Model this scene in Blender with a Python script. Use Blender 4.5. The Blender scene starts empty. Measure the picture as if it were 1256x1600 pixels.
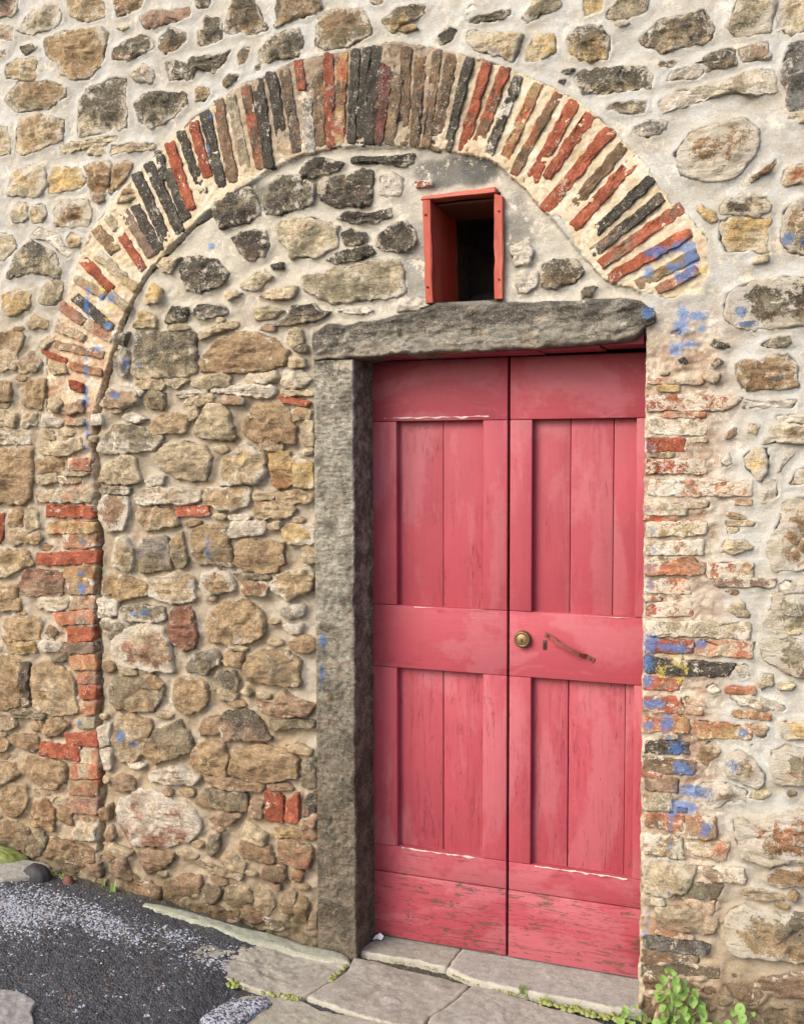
import bpy, math, random
import numpy as np

# ------------------------------------------------------------------ camera, sky, sun, exposure
scene = bpy.context.scene
COL = scene.collection
CAM_Z = 1.80
cam_data = bpy.data.cameras.new("camera")
cam_data.sensor_fit = 'AUTO'; cam_data.sensor_width = 36.0; cam_data.lens = 36.0
cam_data.clip_start = 0.05; cam_data.clip_end = 500.0
camera = bpy.data.objects.new("camera", cam_data)
COL.objects.link(camera)
from mathutils import Matrix, Vector
yaw, pitch, roll = (math.radians(a) for a in (20.318, -3.242, -0.144))
fwd = Vector((-math.sin(yaw)*math.cos(pitch), math.cos(yaw)*math.cos(pitch), math.sin(pitch)))
right = Vector((math.cos(yaw), math.sin(yaw), 0)); up = right.cross(fwd)
r2 = math.cos(roll)*right + math.sin(roll)*up; u2 = -math.sin(roll)*right + math.cos(roll)*up
m = Matrix((r2, u2, -fwd)).transposed().to_4x4(); m.translation = Vector((0, -3.3, CAM_Z))
camera.matrix_world = m
scene.camera = camera

SUN_DIR = Vector((-0.50, -0.80, 0.72)).normalized()       # towards the sun: upper left, in front of the wall
world = bpy.data.worlds.new("World"); scene.world = world; world.use_nodes = True
wn = world.node_tree.nodes; wl = world.node_tree.links
wn.clear()
sky = wn.new('ShaderNodeTexSky'); sky.sky_type = 'NISHITA'; sky.sun_disc = False
sky.sun_elevation = math.asin(SUN_DIR.z); sky.sun_rotation = math.atan2(SUN_DIR.x, SUN_DIR.y)
sky.air_density = 1.0; sky.dust_density = 4.0; sky.ozone_density = 1.0
bg = wn.new('ShaderNodeBackground'); bg.inputs['Strength'].default_value = 0.15
wo = wn.new('ShaderNodeOutputWorld')
wl.new(sky.outputs['Color'], bg.inputs['Color']); wl.new(bg.outputs['Background'], wo.inputs['Surface'])
sun = bpy.data.lights.new("sun", 'SUN'); sun.energy = 1.05; sun.angle = math.radians(38); sun.color = (1.0, 0.97, 0.92)
sun_o = bpy.data.objects.new("sun", sun); COL.objects.link(sun_o)
sun_o.rotation_euler = SUN_DIR.to_track_quat('Z', 'Y').to_euler(); sun_o.location = (-3, -4, 6)
scene.view_settings.view_transform = 'Standard'; scene.view_settings.look = 'None'
scene.view_settings.gamma = 1.0; scene.view_settings.use_curve_mapping = False
scene.view_settings.exposure = 1.08
scene.render.engine = 'CYCLES'

# ------------------------------------------------------------------ traced layout, millimetres on the wall (x along it, z up)
STONES = """pd -2995,3674 -2736,3633 -2801,3527 -2822,3502 -3001,3509
cgL -2808,3447 -2771,3485 -2720,3508 -2655,3523 -2621,3512 -2592,3477 -2604,3437 -2704,3414 -2789,3426
cp -3024,3491 -2843,3462 -2815,3461 -2824,3410 -3026,3428
oc -2585,3612 -2452,3591 -2396,3460 -2397,3427 -2507,3429 -2558,3463
ob -2368,3568 -2195,3541 -2232,3436 -2350,3424
pb -2253,3412 -2197,3422 -2038,3415 -2021,3381 -2219,3358
o -2678,3389 -2605,3409 -2405,3396 -2380,3369 -2408,3271 -2460,3221 -2535,3215 -2609,3252 -2623,3287 -2671,3336
gb -2370,3311 -2248,3350 -2198,3334 -2182,3294 -2299,3257 -2371,3275
go -2167,3321 -2121,3355 -2046,3324 -2047,3293 -2144,3260 -2168,3292
g -2790,3371 -2751,3384 -2709,3363 -2768,3343
co -2871,3313 -2815,3337 -2706,3329 -2716,3250 -2786,3247 -2864,3269
ocL -2293,3214 -2236,3242 -2187,3207 -2195,3161 -2272,3182
g -2144,3236 -2110,3240 -2089,3206 -2027,3238 -1926,3230 -1868,3240 -1930,3165 -2003,3195 -2028,3157 -2125,3170
og -2850,3217 -2810,3244 -2663,3231 -2573,3196 -2577,3166 -2666,3127 -2821,3133 -2875,3183
gc -2522,3141 -2483,3185 -2373,3207 -2308,3199 -2304,3014 -2532,3005 -2534,3082
g -2278,3100 -2245,3134 -2181,3133 -2043,3110 -2050,3073 -2127,3023 -2205,3003 -2254,3032
oc -2806,3100 -2697,3112 -2591,3076 -2600,3003 -2786,2964 -2825,2990
c -3097,3095 -2854,3087 -2845,2973 -3100,2993
c -2623,2987 -2370,2997 -2341,2988 -2370,2973 -2518,2958 -2609,2958
pc -2394,2921 -2378,2956 -2262,2961 -2185,2941 -2192,2930
c -2496,2968 -2407,2965 -2401,2922 -2489,2937
ycL -2860,2880 -2819,2933 -2687,2914 -2681,2833 -2729,2796 -2870,2818
y -2688,2852 -2648,2910 -2520,2891 -2491,2840 -2522,2812 -2674,2807
ob -2512,2900 -2379,2908 -2373,2871 -2411,2778 -2449,2751 -2477,2802
ob -2372,2883 -2328,2903 -2286,2886 -2308,2841 -2389,2776 -2400,2795
og -2015,3127 -1961,3126 -1948,3107 -1975,3076 -2016,3081
g -3057,3395 -2857,3374 -2862,3353 -3058,3370
g -2011,3408 -1988,3557 -1915,3545 -1957,3403 -2001,3401
oc -2310,2745 -2361,2739 -2331,2783 -2301,2822 -2274,2765
g -2192,2919 -2164,2922 -2168,2907 -2186,2900
c -2347,3385 -2297,3383 -2319,3369
go -1984,3324 -1973,3377 -1913,3360 -1900,3329 -1904,3284 -1988,3270 -2001,3281 -2001,3327
go -1890,3334 -1785,3556 -1765,3389 -1718,3292 -1769,3283 -1867,3291 -1894,3309
go -1674,3530 -1521,3505 -1509,3339 -1547,3317 -1692,3297 -1685,3338
gc -1757,3219 -1699,3275 -1597,3283 -1579,3228 -1598,3181 -1738,3177 -1761,3191
go -1842,3219 -1815,3249 -1789,3235 -1803,3191 -1836,3176
go -1900,3130 -1876,3155 -1830,3149 -1850,3129 -1893,3112
bg -1538,3211 -1528,3303 -1485,3324 -1364,3312 -1328,3263 -1322,3220 -1413,3189 -1504,3190
gy -1287,3257 -1228,3291 -1131,3288 -1136,3272 -1170,3240 -1211,3236 -1246,3211 -1275,3240
yb -1237,3223 -1182,3232 -1159,3212 -1199,3205
ob -1345,3437 -1251,3422 -1287,3316 -1328,3320
g -1771,3170 -1745,3172 -1748,3156 -1768,3158
dg -1092,3176 -1058,3206 -1030,3189 -1041,3159 -1086,3147
g -1010,3217 -968,3222 -848,3227 -840,3216 -897,3201 -1007,3204
w -999,3252 -969,3263 -941,3243 -991,3233
cg -805,3198 -768,3243 -689,3318 -681,3215 -789,3180
cy -611,3194 -592,3347 -546,3339 -540,3194 -555,3171 -606,3169
coL -999,3153 -985,3182 -799,3146 -831,3063 -952,3110
yc -799,3064 -789,3098 -762,3135 -704,3137 -691,3075 -772,3047
gy -665,3102 -631,3147 -580,3147 -551,3133 -524,3097 -533,3029 -615,3037 -657,3060
g -677,3012 -635,3014 -651,3001
g -690,2983 -664,2985 -672,2973
gy -638,2987 -615,3007 -550,3001 -462,3002 -418,2991 -385,2955 -397,2929 -537,2927 -614,2936
gc -539,3169 -504,3198 -480,3287 -386,3272 -419,3151 -469,3141 -534,3153
w -514,3140 -474,3142 -464,3131 -494,3125
go -443,3083 -370,3129 -245,3140 -211,3077 -225,3046 -330,3031 -369,3021 -428,3064
cgL -183,3073 -156,3131 -111,3234 -42,3223 -38,3109 -48,3045 -145,3039
cL -31,3108 -24,3202 96,3183 99,3047 6,3025 -21,3045 -44,3042
gy -385,2989 -368,3002 -320,2993 -329,2982 -373,2983
wg -356,2946 -339,2964 -257,2982 -242,2956 -257,2939 -353,2939
go -291,2989 -243,3002 -177,3015 -151,3007 -148,2963 -238,2956 -248,2991
pg -144,3010 -57,3020 -49,2969 -130,2970
cw -379,2885 -319,2907 -213,2909 -92,2942 -37,2934 -27,2872 -82,2866 -152,2885 -251,2870 -318,2856 -376,2843
gc -550,2883 -507,2898 -411,2887 -411,2854 -491,2856
kw -455,2805 -411,2832 -342,2824 -351,2798 -405,2779 -465,2791
obLL -328,2717 -278,2780 -212,2797 -127,2807 -80,2764 -79,2711 -134,2634 -200,2616 -306,2651
k -9,2978 -2,3005 89,3016 93,2796 1,2807 -4,2859 -23,2904
cg -8,2784 3,2802 106,2792 107,2757
b -106,2622 -69,2643 -33,2673 -28,2663 -51,2636 -101,2612
crL -23,2605 -5,2641 139,2669 140,2585 -9,2594
c -218,3232 -78,3209 -125,3226
ycL -2860,2743 -2839,2786 -2776,2786 -2770,2729 -2794,2706 -2849,2711
cyL -2767,2729 -2753,2775 -2691,2767 -2676,2734 -2700,2699 -2755,2700
boL -2653,2739 -2621,2779 -2486,2767 -2472,2711 -2488,2664 -2647,2682
co -2478,2791 -2411,2791 -2419,2762 -2449,2752 -2471,2766
gc -2870,2535 -2837,2590 -2757,2641 -2642,2576 -2621,2512 -2629,2482 -2760,2509 -2888,2497
w -2764,2654 -2724,2682 -2632,2650 -2573,2577 -2581,2553 -2626,2581 -2694,2636
c -3132,2701 -2850,2666 -2828,2614 -2885,2567 -3137,2545
co -2595,2629 -2571,2652 -2519,2629 -2535,2593 -2580,2597
cg -2732,2406 -2715,2449 -2652,2483 -2614,2462 -2623,2413 -2647,2383 -2717,2383
yc -2914,2429 -2841,2450 -2770,2433 -2780,2371 -2876,2343 -2907,2377
co -2801,2321 -2765,2344 -2687,2322 -2696,2291 -2782,2301
oc -3148,2298 -2838,2284 -2799,2270 -2832,2201 -2850,2137 -3153,2147
c -2736,2235 -2689,2259 -2658,2245 -2706,2215
pc -2833,2169 -2769,2205 -2731,2165 -2747,2134 -2835,2124
oc -2700,2152 -2614,2152 -2600,2117 -2670,2113
c -2186,2503 -2157,2525 -2087,2526 -2137,2475 -2172,2478
dg -2102,2473 -2073,2525 -2013,2530 -1945,2507 -1889,2457 -1913,2423 -2015,2388 -2075,2412
yc -2245,2392 -2216,2444 -2173,2412 -2181,2370 -2239,2361
yc -2305,2279 -2268,2338 -2204,2317 -2197,2275
dc -2161,2315 -2132,2350 -2063,2340 -2077,2293 -2162,2288
dw -2049,2322 -2021,2350 -1919,2341 -1892,2314 -1933,2304 -2017,2299
gc -2291,2261 -2036,2250 -2032,2100 -2067,2089 -2295,2084 -2316,2115
gw -2389,2123 -2380,2197 -2329,2201 -2323,2127 -2353,2097
g -2365,2221 -2357,2257 -2327,2262 -2343,2214
oc -2302,2065 -2273,2083 -2166,2074 -2173,2044 -2281,2046
c -2166,2068 -2060,2077 -2117,2042
gd -1960,2701 -1875,2746 -1802,2754 -1760,2701 -1757,2655 -1823,2632 -1917,2616 -1950,2659
gd -1744,2700 -1724,2755 -1684,2788 -1608,2775 -1583,2731 -1609,2660 -1679,2649 -1738,2654
dg -1605,2789 -1582,2821 -1520,2828 -1433,2803 -1458,2781 -1564,2763 -1598,2772
dg -1415,2821 -1306,2810 -1177,2807 -1171,2780 -1214,2768 -1259,2783 -1409,2803
gd -1539,2760 -1427,2761 -1361,2777 -1327,2768 -1325,2691 -1337,2648 -1459,2659 -1527,2687
gw -1589,2760 -1548,2745 -1552,2683 -1596,2659
w -1301,2744 -1259,2756 -1214,2730 -1224,2682 -1277,2665 -1301,2689
dg -1459,2620 -1428,2639 -1331,2620 -1259,2636 -1254,2608 -1319,2592 -1398,2598
dp -1884,2584 -1830,2604 -1738,2594 -1726,2544 -1746,2505 -1818,2499 -1858,2542
cg -1693,2610 -1667,2636 -1552,2627 -1453,2591 -1460,2525 -1516,2495 -1642,2492 -1655,2528 -1687,2558
dg -1447,2563 -1410,2580 -1344,2550 -1374,2519 -1435,2523
dg -1319,2537 -1260,2582 -1215,2583 -1171,2558 -1166,2520 -1207,2485 -1266,2489 -1314,2509
dg -1510,2478 -1460,2502 -1338,2516 -1317,2487 -1374,2469 -1473,2464
cg -1602,2422 -1491,2443 -1308,2464 -1230,2465 -1213,2420 -1210,2354 -1231,2333 -1399,2328 -1480,2321 -1593,2376
cg -1846,2407 -1786,2444 -1746,2459 -1714,2434 -1760,2397 -1787,2381
d -1720,2475 -1668,2480 -1668,2460 -1714,2460
c -1774,2369 -1682,2392 -1618,2394 -1631,2361 -1670,2348
dc -1664,2288 -1631,2326 -1555,2328 -1530,2304 -1492,2297 -1555,2266 -1709,2258
c -1801,2324 -1761,2333 -1670,2311 -1716,2279 -1781,2282
c -1907,2388 -1880,2398 -1836,2381 -1894,2358
c -2018,2246 -1949,2266 -1854,2280 -1848,2268 -1949,2243 -2018,2228
c -1658,2201 -1638,2247 -1600,2245 -1594,2193 -1645,2181
w -1467,2301 -1387,2308 -1321,2293 -1394,2283
go -748,2374 -737,2410 -695,2428 -626,2418 -602,2381 -631,2347 -715,2331 -742,2343
g -617,2315 -599,2334 -563,2332 -578,2302 -610,2296
w -851,2481 -786,2487 -764,2443 -786,2419 -829,2416
w -834,2374 -807,2399 -753,2390 -758,2333 -818,2321
w -1239,2328 -1150,2329 -1121,2300 -1203,2282 -1239,2284
ocL -2452,1990 -2413,2045 -2361,2059 -2295,2042 -2282,1999 -2348,1976
w -2295,2057 -2256,2038 -2274,2020 -2288,2042
go -2260,2005 -2230,2041 -2166,2027 -2160,1996 -2189,1967 -2246,1980
w -2356,1939 -2319,1960 -2243,1934 -2291,1922
oc -2237,1900 -2218,1934 -2139,1954 -2069,1940 -2077,1886 -2219,1879
w -2124,2026 -2021,2036 -1994,2029 -2054,2015
c -2089,1989 -2054,2009 -1994,2017 -1957,2010 -2027,1982
gw -2478,1821 -2455,1859 -2394,1908 -2305,1919 -2248,1888 -2176,1863 -2206,1826 -2278,1814 -2366,1802 -2471,1809
cg -2473,1696 -2450,1746 -2352,1802 -2308,1784 -2281,1697 -2347,1690
w -2262,1697 -2229,1716 -2179,1716 -2187,1692 -2245,1679
cg -2228,1796 -2177,1832 -2085,1850 -2001,1825 -1968,1789 -1996,1705 -2059,1699 -2179,1735
gw -2467,1664 -2429,1677 -2325,1672 -2333,1653 -2459,1652
cw -2318,1641 -2252,1673 -2088,1674 -2018,1663 -2018,1626 -2054,1614 -2110,1619 -2297,1613
prL -2475,1620 -2444,1646 -2348,1640 -2334,1597 -2365,1515 -2433,1507 -2469,1551
bc -2305,1554 -2290,1592 -2210,1599 -2139,1588 -2111,1539 -2255,1511
ocL -2412,1401 -2388,1483 -2344,1478 -2316,1398 -2339,1353 -2406,1369
kg -2300,1442 -2270,1480 -2162,1489 -2150,1372 -2280,1349 -2294,1386
og -2148,1477 -2105,1509 -2078,1393 -2121,1373 -2142,1422
cw -3128,1897 -2785,1893 -2783,1845 -3130,1847
ob -3094,1811 -2892,1823 -2787,1829 -2774,1745 -2793,1629 -2826,1605 -3101,1601
c -2909,1917 -2888,1956 -2847,1959 -2861,1914
cw -2829,1920 -2823,1958 -2748,1963 -2753,1919 -2817,1910
wg -2736,1957 -2689,1956 -2620,1930 -2644,1911 -2738,1912
oc -2731,1867 -2722,1906 -2683,1892 -2668,1860
o -2766,1732 -2757,1784 -2678,1797 -2624,1777 -2633,1739 -2743,1729
c -2763,1835 -2731,1854 -2622,1847 -2545,1866 -2531,1828 -2624,1796 -2725,1803
cg -2767,1700 -2672,1726 -2657,1694 -2736,1681
o -3130,2075 -2876,2088 -2878,2017 -3132,2019
o -2814,1997 -2788,2092 -2709,2090 -2711,2014 -2736,1979
c -2696,2013 -2664,2026 -2626,2006 -2650,1962 -2689,1982
p -2619,1987 -2526,2010 -2527,1966 -2612,1961
cg -2828,1531 -2810,1589 -2762,1584 -2749,1513 -2805,1495
oc -2903,1457 -2893,1503 -2813,1492 -2798,1453 -2879,1441
o -2797,1473 -2757,1493 -2738,1468 -2758,1448 -2794,1447
oc -3172,1409 -2904,1417 -2808,1381 -2833,1354 -2924,1308 -3175,1301
mp -2863,1274 -2833,1334 -2737,1344 -2643,1335 -2641,1273 -2661,1244 -2796,1237 -2852,1255
w -2498,1953 -2452,1956 -2453,1918 -2498,1916
o -2871,1418 -2799,1414 -2784,1369 -2833,1347
o -2850,1589 -2827,1563 -2836,1511 -2901,1516 -2900,1562
ob -2021,2135 -1993,2175 -1930,2220 -1836,2243 -1770,2234 -1711,2211 -1653,2163 -1667,2123 -1732,2102 -1878,2097 -2007,2107
cg -2057,2058 -2042,2081 -1932,2096 -1885,2083 -1899,2054 -2009,2039
cw -1825,2075 -1805,2086 -1706,2095 -1693,2072 -1739,2055 -1818,2055
w -1981,2035 -1812,2051 -1703,2043 -1703,2014 -1753,2009 -1879,2021
w -2127,2026 -2043,2033 -1988,2029 -2016,2021 -2113,2017
c -2089,1989 -2072,2010 -1961,2020 -1954,2005 -2016,1982
pc -1927,1995 -1920,2013 -1832,2002 -1833,1984 -1907,1983
wc -1683,2054 -1667,2100 -1590,2092 -1565,2062 -1603,2035 -1667,2033
c -1647,2111 -1641,2145 -1589,2138 -1589,2120 -1615,2107
c -1680,2028 -1571,2020 -1559,2011 -1681,2010
cg -2046,1889 -2024,1931 -1975,1990 -1934,1992 -1894,1947 -1874,1864 -1888,1852 -1991,1859 -2039,1874
c -2072,1974 -2030,1979 -2024,1943 -2059,1932
ob -1834,1875 -1830,1934 -1786,1975 -1707,1985 -1662,1967 -1630,1891 -1631,1839 -1709,1839 -1801,1851
oc -1642,1949 -1610,1966 -1565,1953 -1572,1930 -1636,1920
c -1608,1891 -1585,1919 -1553,1913 -1554,1832 -1598,1833
pc -1774,1834 -1709,1842 -1676,1833 -1683,1813 -1755,1816
ycL -1931,1727 -1916,1787 -1828,1840 -1755,1798 -1749,1733 -1776,1698 -1857,1685 -1931,1685
yr -1730,1698 -1729,1804 -1650,1810 -1638,1687 -1697,1681
yc -1634,1792 -1612,1798 -1561,1769 -1561,1688 -1593,1673 -1635,1687
ocL -2008,1636 -1993,1672 -1816,1680 -1817,1632 -1851,1602 -1912,1595 -1994,1615
c -1803,1644 -1796,1668 -1710,1663 -1717,1640 -1790,1636
oc -1707,1628 -1710,1663 -1613,1670 -1558,1659 -1559,1630 -1645,1626
oc -1801,1579 -1790,1627 -1671,1628 -1626,1606 -1672,1570 -1778,1571
c -1974,1570 -1953,1582 -1912,1574 -1926,1562
w -1906,1571 -1831,1581 -1811,1573 -1831,1562 -1899,1562
w -1906,1511 -1892,1553 -1791,1555 -1748,1556 -1758,1515 -1805,1505 -1893,1502
ycL -1679,1528 -1646,1547 -1556,1549 -1557,1485 -1647,1476 -1673,1499
oc -1602,1472 -1595,1481 -1550,1482 -1551,1415 -1602,1419
c -1738,1545 -1692,1558 -1692,1534 -1732,1533
ob -1880,1446 -1866,1476 -1819,1489 -1680,1481 -1677,1405 -1713,1374 -1767,1369 -1847,1381 -1881,1403
c -1592,1815 -1560,1821 -1560,1798 -1592,1798
og -2066,1507 -2037,1532 -1920,1535 -1907,1481 -1887,1427 -1894,1391 -2040,1392 -2063,1446
g -1634,2174 -1583,2183 -1583,2166 -1627,2162
ocL -2256,1274 -2248,1324 -2125,1351 -2055,1335 -2052,1265 -2091,1244 -2141,1236 -2213,1251
obL -2023,1309 -2012,1352 -1956,1376 -1908,1362 -1875,1321 -1889,1297 -1944,1282 -2006,1279
g -1888,1360 -1740,1363 -1730,1348 -1848,1337
rcL -1855,1298 -1834,1338 -1747,1327 -1748,1285 -1848,1283
ocL -1734,1333 -1694,1364 -1583,1398 -1557,1376 -1564,1317 -1662,1271 -1727,1310
wk -1695,1222 -1682,1255 -1597,1257 -1597,1221 -1656,1206
w -1683,1181 -1611,1185 -1608,1162 -1650,1153
o -2002,1126 -1987,1207 -1944,1245 -1849,1262 -1782,1235 -1762,1188 -1763,1140 -1810,1114 -1892,1099 -1981,1103
m -2171,1160 -2149,1217 -2077,1233 -2057,1191 -2051,1123 -2059,1073 -2109,1058 -2165,1104
kg -2088,997 -2059,1049 -1961,1071 -1948,1019 -2011,984 -2082,982
oc -1941,1032 -1919,1064 -1851,1069 -1852,1014 -1920,1021
gc -1991,924 -1962,988 -1879,994 -1877,908 -1894,892 -1950,890 -1963,926
og -1845,996 -1831,1052 -1763,1080 -1677,1089 -1618,1042 -1626,964 -1678,960 -1771,965 -1839,972
ob -1657,1117 -1624,1149 -1559,1141 -1560,1094 -1592,1080 -1651,1094
bp -1806,896 -1732,896 -1678,936 -1613,906 -1561,898 -1587,866 -1679,846 -1766,857
go -1749,822 -1653,837 -1562,839 -1562,821 -1740,799
dp -1945,761 -1937,830 -1867,854 -1813,853 -1740,762 -1754,752 -1855,745 -1931,741
pb -2042,771 -2007,811 -1940,823 -1951,761 -2029,747
ob -2158,886 -2139,950 -2075,967 -2012,947 -1999,880 -2034,840 -2099,816 -2141,843
c -1853,929 -1832,948 -1819,919 -1839,911
oy -2468,1260 -2452,1325 -2369,1334 -2288,1312 -2256,1301 -2260,1264 -2379,1239 -2423,1263
cmL -2427,1078 -2366,1126 -2262,1157 -2190,1142 -2155,1063 -2146,977 -2266,974 -2399,987 -2421,1027
gw -2384,1169 -2379,1214 -2181,1221 -2189,1174 -2233,1165 -2380,1163
w -2484,1234 -2393,1239 -2395,1181 -2486,1170
wg -2486,1145 -2455,1172 -2343,1146 -2382,1100 -2434,1084
go -2447,852 -2430,924 -2355,942 -2281,935 -2194,923 -2202,878 -2239,818 -2403,811
b -2281,929 -2251,956 -2194,929 -2209,903 -2267,905
go -2294,648 -2234,737 -2138,789 -2075,733 -2069,690 -2141,651 -2243,615
oc -2428,693 -2404,772 -2358,795 -2255,779 -2248,735 -2301,654 -2332,606 -2407,611
o -3084,1266 -2868,1275 -2865,1229 -3085,1212
o -3166,1205 -2853,1223 -2858,1183 -3168,1141
cw -2773,1194 -2764,1234 -2623,1228 -2627,1195 -2694,1185
o -2945,1132 -2863,1150 -2759,1149 -2761,1070 -2858,1051 -2948,1046
yo -2932,1040 -2789,1052 -2790,1009 -2925,1000
wk -2774,1037 -2745,1065 -2658,1064 -2663,1024 -2762,1018
b -2736,1091 -2712,1126 -2673,1102 -2689,1075
g -2707,1002 -2628,1007 -2644,986 -2692,983
ob -3122,960 -2942,986 -2864,978 -2865,791 -2915,767 -3130,749
dp -2852,965 -2816,968 -2821,795 -2849,786
oc -2810,889 -2804,949 -2739,980 -2645,954 -2607,917 -2587,782 -2689,763 -2801,777
pc -3192,723 -2900,742 -2884,703 -2926,686 -3194,668
g -2915,760 -2817,765 -2818,749 -2900,742
g -2818,755 -2741,762 -2746,749 -2814,739
o -2815,709 -2794,738 -2754,735 -2755,701 -2803,694
bo -2755,695 -2738,743 -2666,756 -2643,725 -2668,696 -2732,670
b -2919,639 -2902,661 -2780,672 -2781,619 -2814,606
o -3169,581 -2960,642 -2928,632 -2945,596
w -2496,732 -2442,756 -2444,672 -2482,655
w -2482,642 -2444,652 -2438,575 -2469,566
bo -2857,531 -2831,580 -2766,587 -2647,573 -2649,500 -2713,460 -2785,471
oc -3191,523 -2905,546 -2874,509 -2949,460 -3194,412
ob -2977,368 -2967,424 -2933,462 -2858,470 -2844,411 -2862,355 -2912,322 -2970,335
ro -2825,339 -2804,396 -2747,416 -2715,386 -2718,292 -2758,294 -2822,306
b -2700,361 -2683,397 -2620,384 -2637,329 -2677,338
bg -3166,263 -2904,302 -2831,271 -2858,193 -2908,180 -3169,165
g -2850,187 -2832,258 -2766,286 -2760,220 -2785,183
bo -2761,179 -2735,263 -2624,251 -2515,239 -2516,200 -2563,173 -2713,186
p -2555,174 -2493,190 -2494,137 -2548,142
gb -2709,180 -2555,188 -2571,146 -2643,129 -2698,148
pb -2475,304 -2443,340 -2421,304 -2460,286
b -2496,399 -2449,424 -2450,372 -2481,362
wm -2427,408 -2395,457 -2312,499 -2253,512 -2166,471 -2094,473 -2044,422 -2038,379 -2074,337 -2183,297 -2346,278 -2383,322
bwL -2274,560 -2244,583 -2127,614 -2035,580 -2071,551 -2164,547 -2259,546
p -2432,530 -2393,554 -2326,542 -2334,496 -2417,487
w -2362,602 -2280,605 -2303,589 -2355,590
p -2455,162 -2439,204 -2385,211 -2349,145 -2402,144
pb -2324,252 -2264,273 -2162,268 -2185,220 -2281,180 -2303,216
pb -2209,101 -2201,147 -2120,191 -2041,196 -2049,131 -2136,92
b -2341,159 -2312,144 -2223,124 -2224,85 -2335,95 -2418,95
c -2476,271 -2415,266 -2339,250 -2355,241 -2445,255
ob -2084,644 -2065,696 -2008,720 -1938,721 -1918,667 -1926,595 -1996,603 -2066,621
ob -1912,618 -1897,694 -1787,729 -1681,716 -1622,691 -1629,631 -1722,602 -1843,595
g -1616,620 -1602,693 -1556,710 -1557,602 -1603,591
bp -2017,582 -1954,595 -1857,581 -1769,579 -1776,566 -1899,552 -2003,565
gb -2061,483 -2018,538 -1927,542 -1844,546 -1841,478 -1900,477 -2033,474
p -1831,467 -1817,518 -1776,517 -1777,455 -1825,449
dp -1604,489 -1597,562 -1557,578 -1558,506
pr -1630,461 -1558,500 -1559,410 -1611,403
oy -1730,418 -1717,438 -1631,425 -1618,408 -1724,398
p -1998,428 -1928,455 -1866,457 -1929,412
g -2014,294 -1999,359 -1957,377 -1965,320 -1993,284
bp -1874,319 -1860,365 -1805,390 -1806,298 -1861,296
c -1867,376 -1846,428 -1751,397 -1765,359 -1846,366
bp -1803,292 -1792,349 -1745,355 -1725,296 -1772,290
bm -1715,322 -1711,372 -1671,389 -1618,378 -1572,366 -1586,292 -1658,294
c -2058,250 -1959,239 -1862,228 -1869,214 -2001,227
cp -1958,277 -1930,305 -1847,279 -1862,240 -1931,249
bd -1780,233 -1772,271 -1705,287 -1679,242 -1732,228
rb -1659,245 -1652,276 -1619,275 -1619,244
cp -1706,139 -1693,185 -1652,203 -1640,150 -1653,111 -1693,111
cg -1940,129 -1918,182 -1835,188 -1808,149 -1863,115 -1905,109
c -1808,167 -1740,184 -1727,130 -1761,94 -1808,111
o -1640,150 -1630,182 -1593,181 -1601,95 -1647,93
go -2031,115 -2016,168 -1960,163 -1975,111 -2011,86
gw -1796,39 -1792,77 -1687,87 -1691,53
b -2104,78 -2003,94 -1877,88 -1871,51 -1962,50 -2075,57
c -1594,65 -1587,109 -1561,150 -1562,64
bp -1864,78 -1849,117 -1754,89 -1809,55
gyL -192,2548 -180,2572 -128,2577 -59,2566 -42,2536 -49,2512 -86,2510 -142,2520 -189,2529
cy -263,2550 -247,2560 -208,2535 -196,2505 -212,2496 -236,2513
yc -189,2509 -142,2513 -48,2503 -47,2406 -168,2410 -188,2450
bgL -13,2457 -8,2518 24,2549 102,2557 105,2376 8,2397 -15,2433
gbL -175,2238 -166,2287 -110,2313 -64,2315 -18,2327 149,2307 151,2179 -15,2172 -85,2170 -141,2182 -170,2208
d -212,2131 -203,2150 -155,2129 -173,2117
g -65,2125 -38,2144 17,2151 22,2127 -23,2114
o -240,2037 -211,2056 -180,2045 -182,2021 -196,2011
rg -211,2071 -192,2095 -173,2080 -201,2061
ob -142,2069 -107,2083 -69,2076 -32,2095 14,2093 37,2068 43,2000 11,1991 -115,1994 -129,2024
d -309,2089 -289,2099 -277,2083 -299,2069
c -98,2405 -75,2418 -47,2406 -65,2400
c -93,2370 -84,2389 -51,2394 -46,2372 -69,2369
wk -114,1941 -110,1961 -44,1959 39,1958 30,1936 -39,1935
w -29,1910 -11,1915 161,1907 161,1890 -10,1893
cpL -56,1831 -20,1890 130,1888 131,1825 -9,1829
b -165,1847 -155,1862 -132,1877 -136,1857 -155,1845
c -103,1862 -90,1886 -64,1886 -75,1856
cyL -107,1792 -84,1817 -42,1812 -36,1772 -40,1738 -63,1718 -102,1757
w -178,1772 -155,1802 -144,1767 -163,1760
w -12,1738 1,1782 32,1811 35,1802 6,1767
wo 23,1703 43,1748 139,1772 140,1714
wL -57,1643 -54,1723 -12,1723 -11,1669 -39,1653
o -166,1621 -123,1612 -90,1593 -147,1602
boL -37,1529 -5,1590 3,1654 30,1664 132,1665 136,1451 -21,1440 -41,1489
c -174,1495 -160,1531 -98,1533 -74,1508 -131,1491
w -7,1396 16,1412 116,1411 116,1391 8,1371
gcL -47,1275 -29,1321 -11,1377 45,1374 130,1368 132,1250 1,1252 -42,1265
cg -152,1320 -110,1352 -78,1303 -123,1291
gbL -55,1188 -46,1229 15,1238 173,1238 175,1120 45,1120 -7,1146 -45,1169
cp -63,1102 -44,1129 -16,1121 -11,1091 -48,1075
c -1,1091 22,1106 50,1095 41,1080 3,1079
cw -139,1045 -115,1055 -48,1047 28,1023 23,1015 -42,1007 -114,1026
cp -75,958 -56,975 -23,958 -36,924 -60,929
ycL 11,936 10,981 135,992 136,933 25,927
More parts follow.
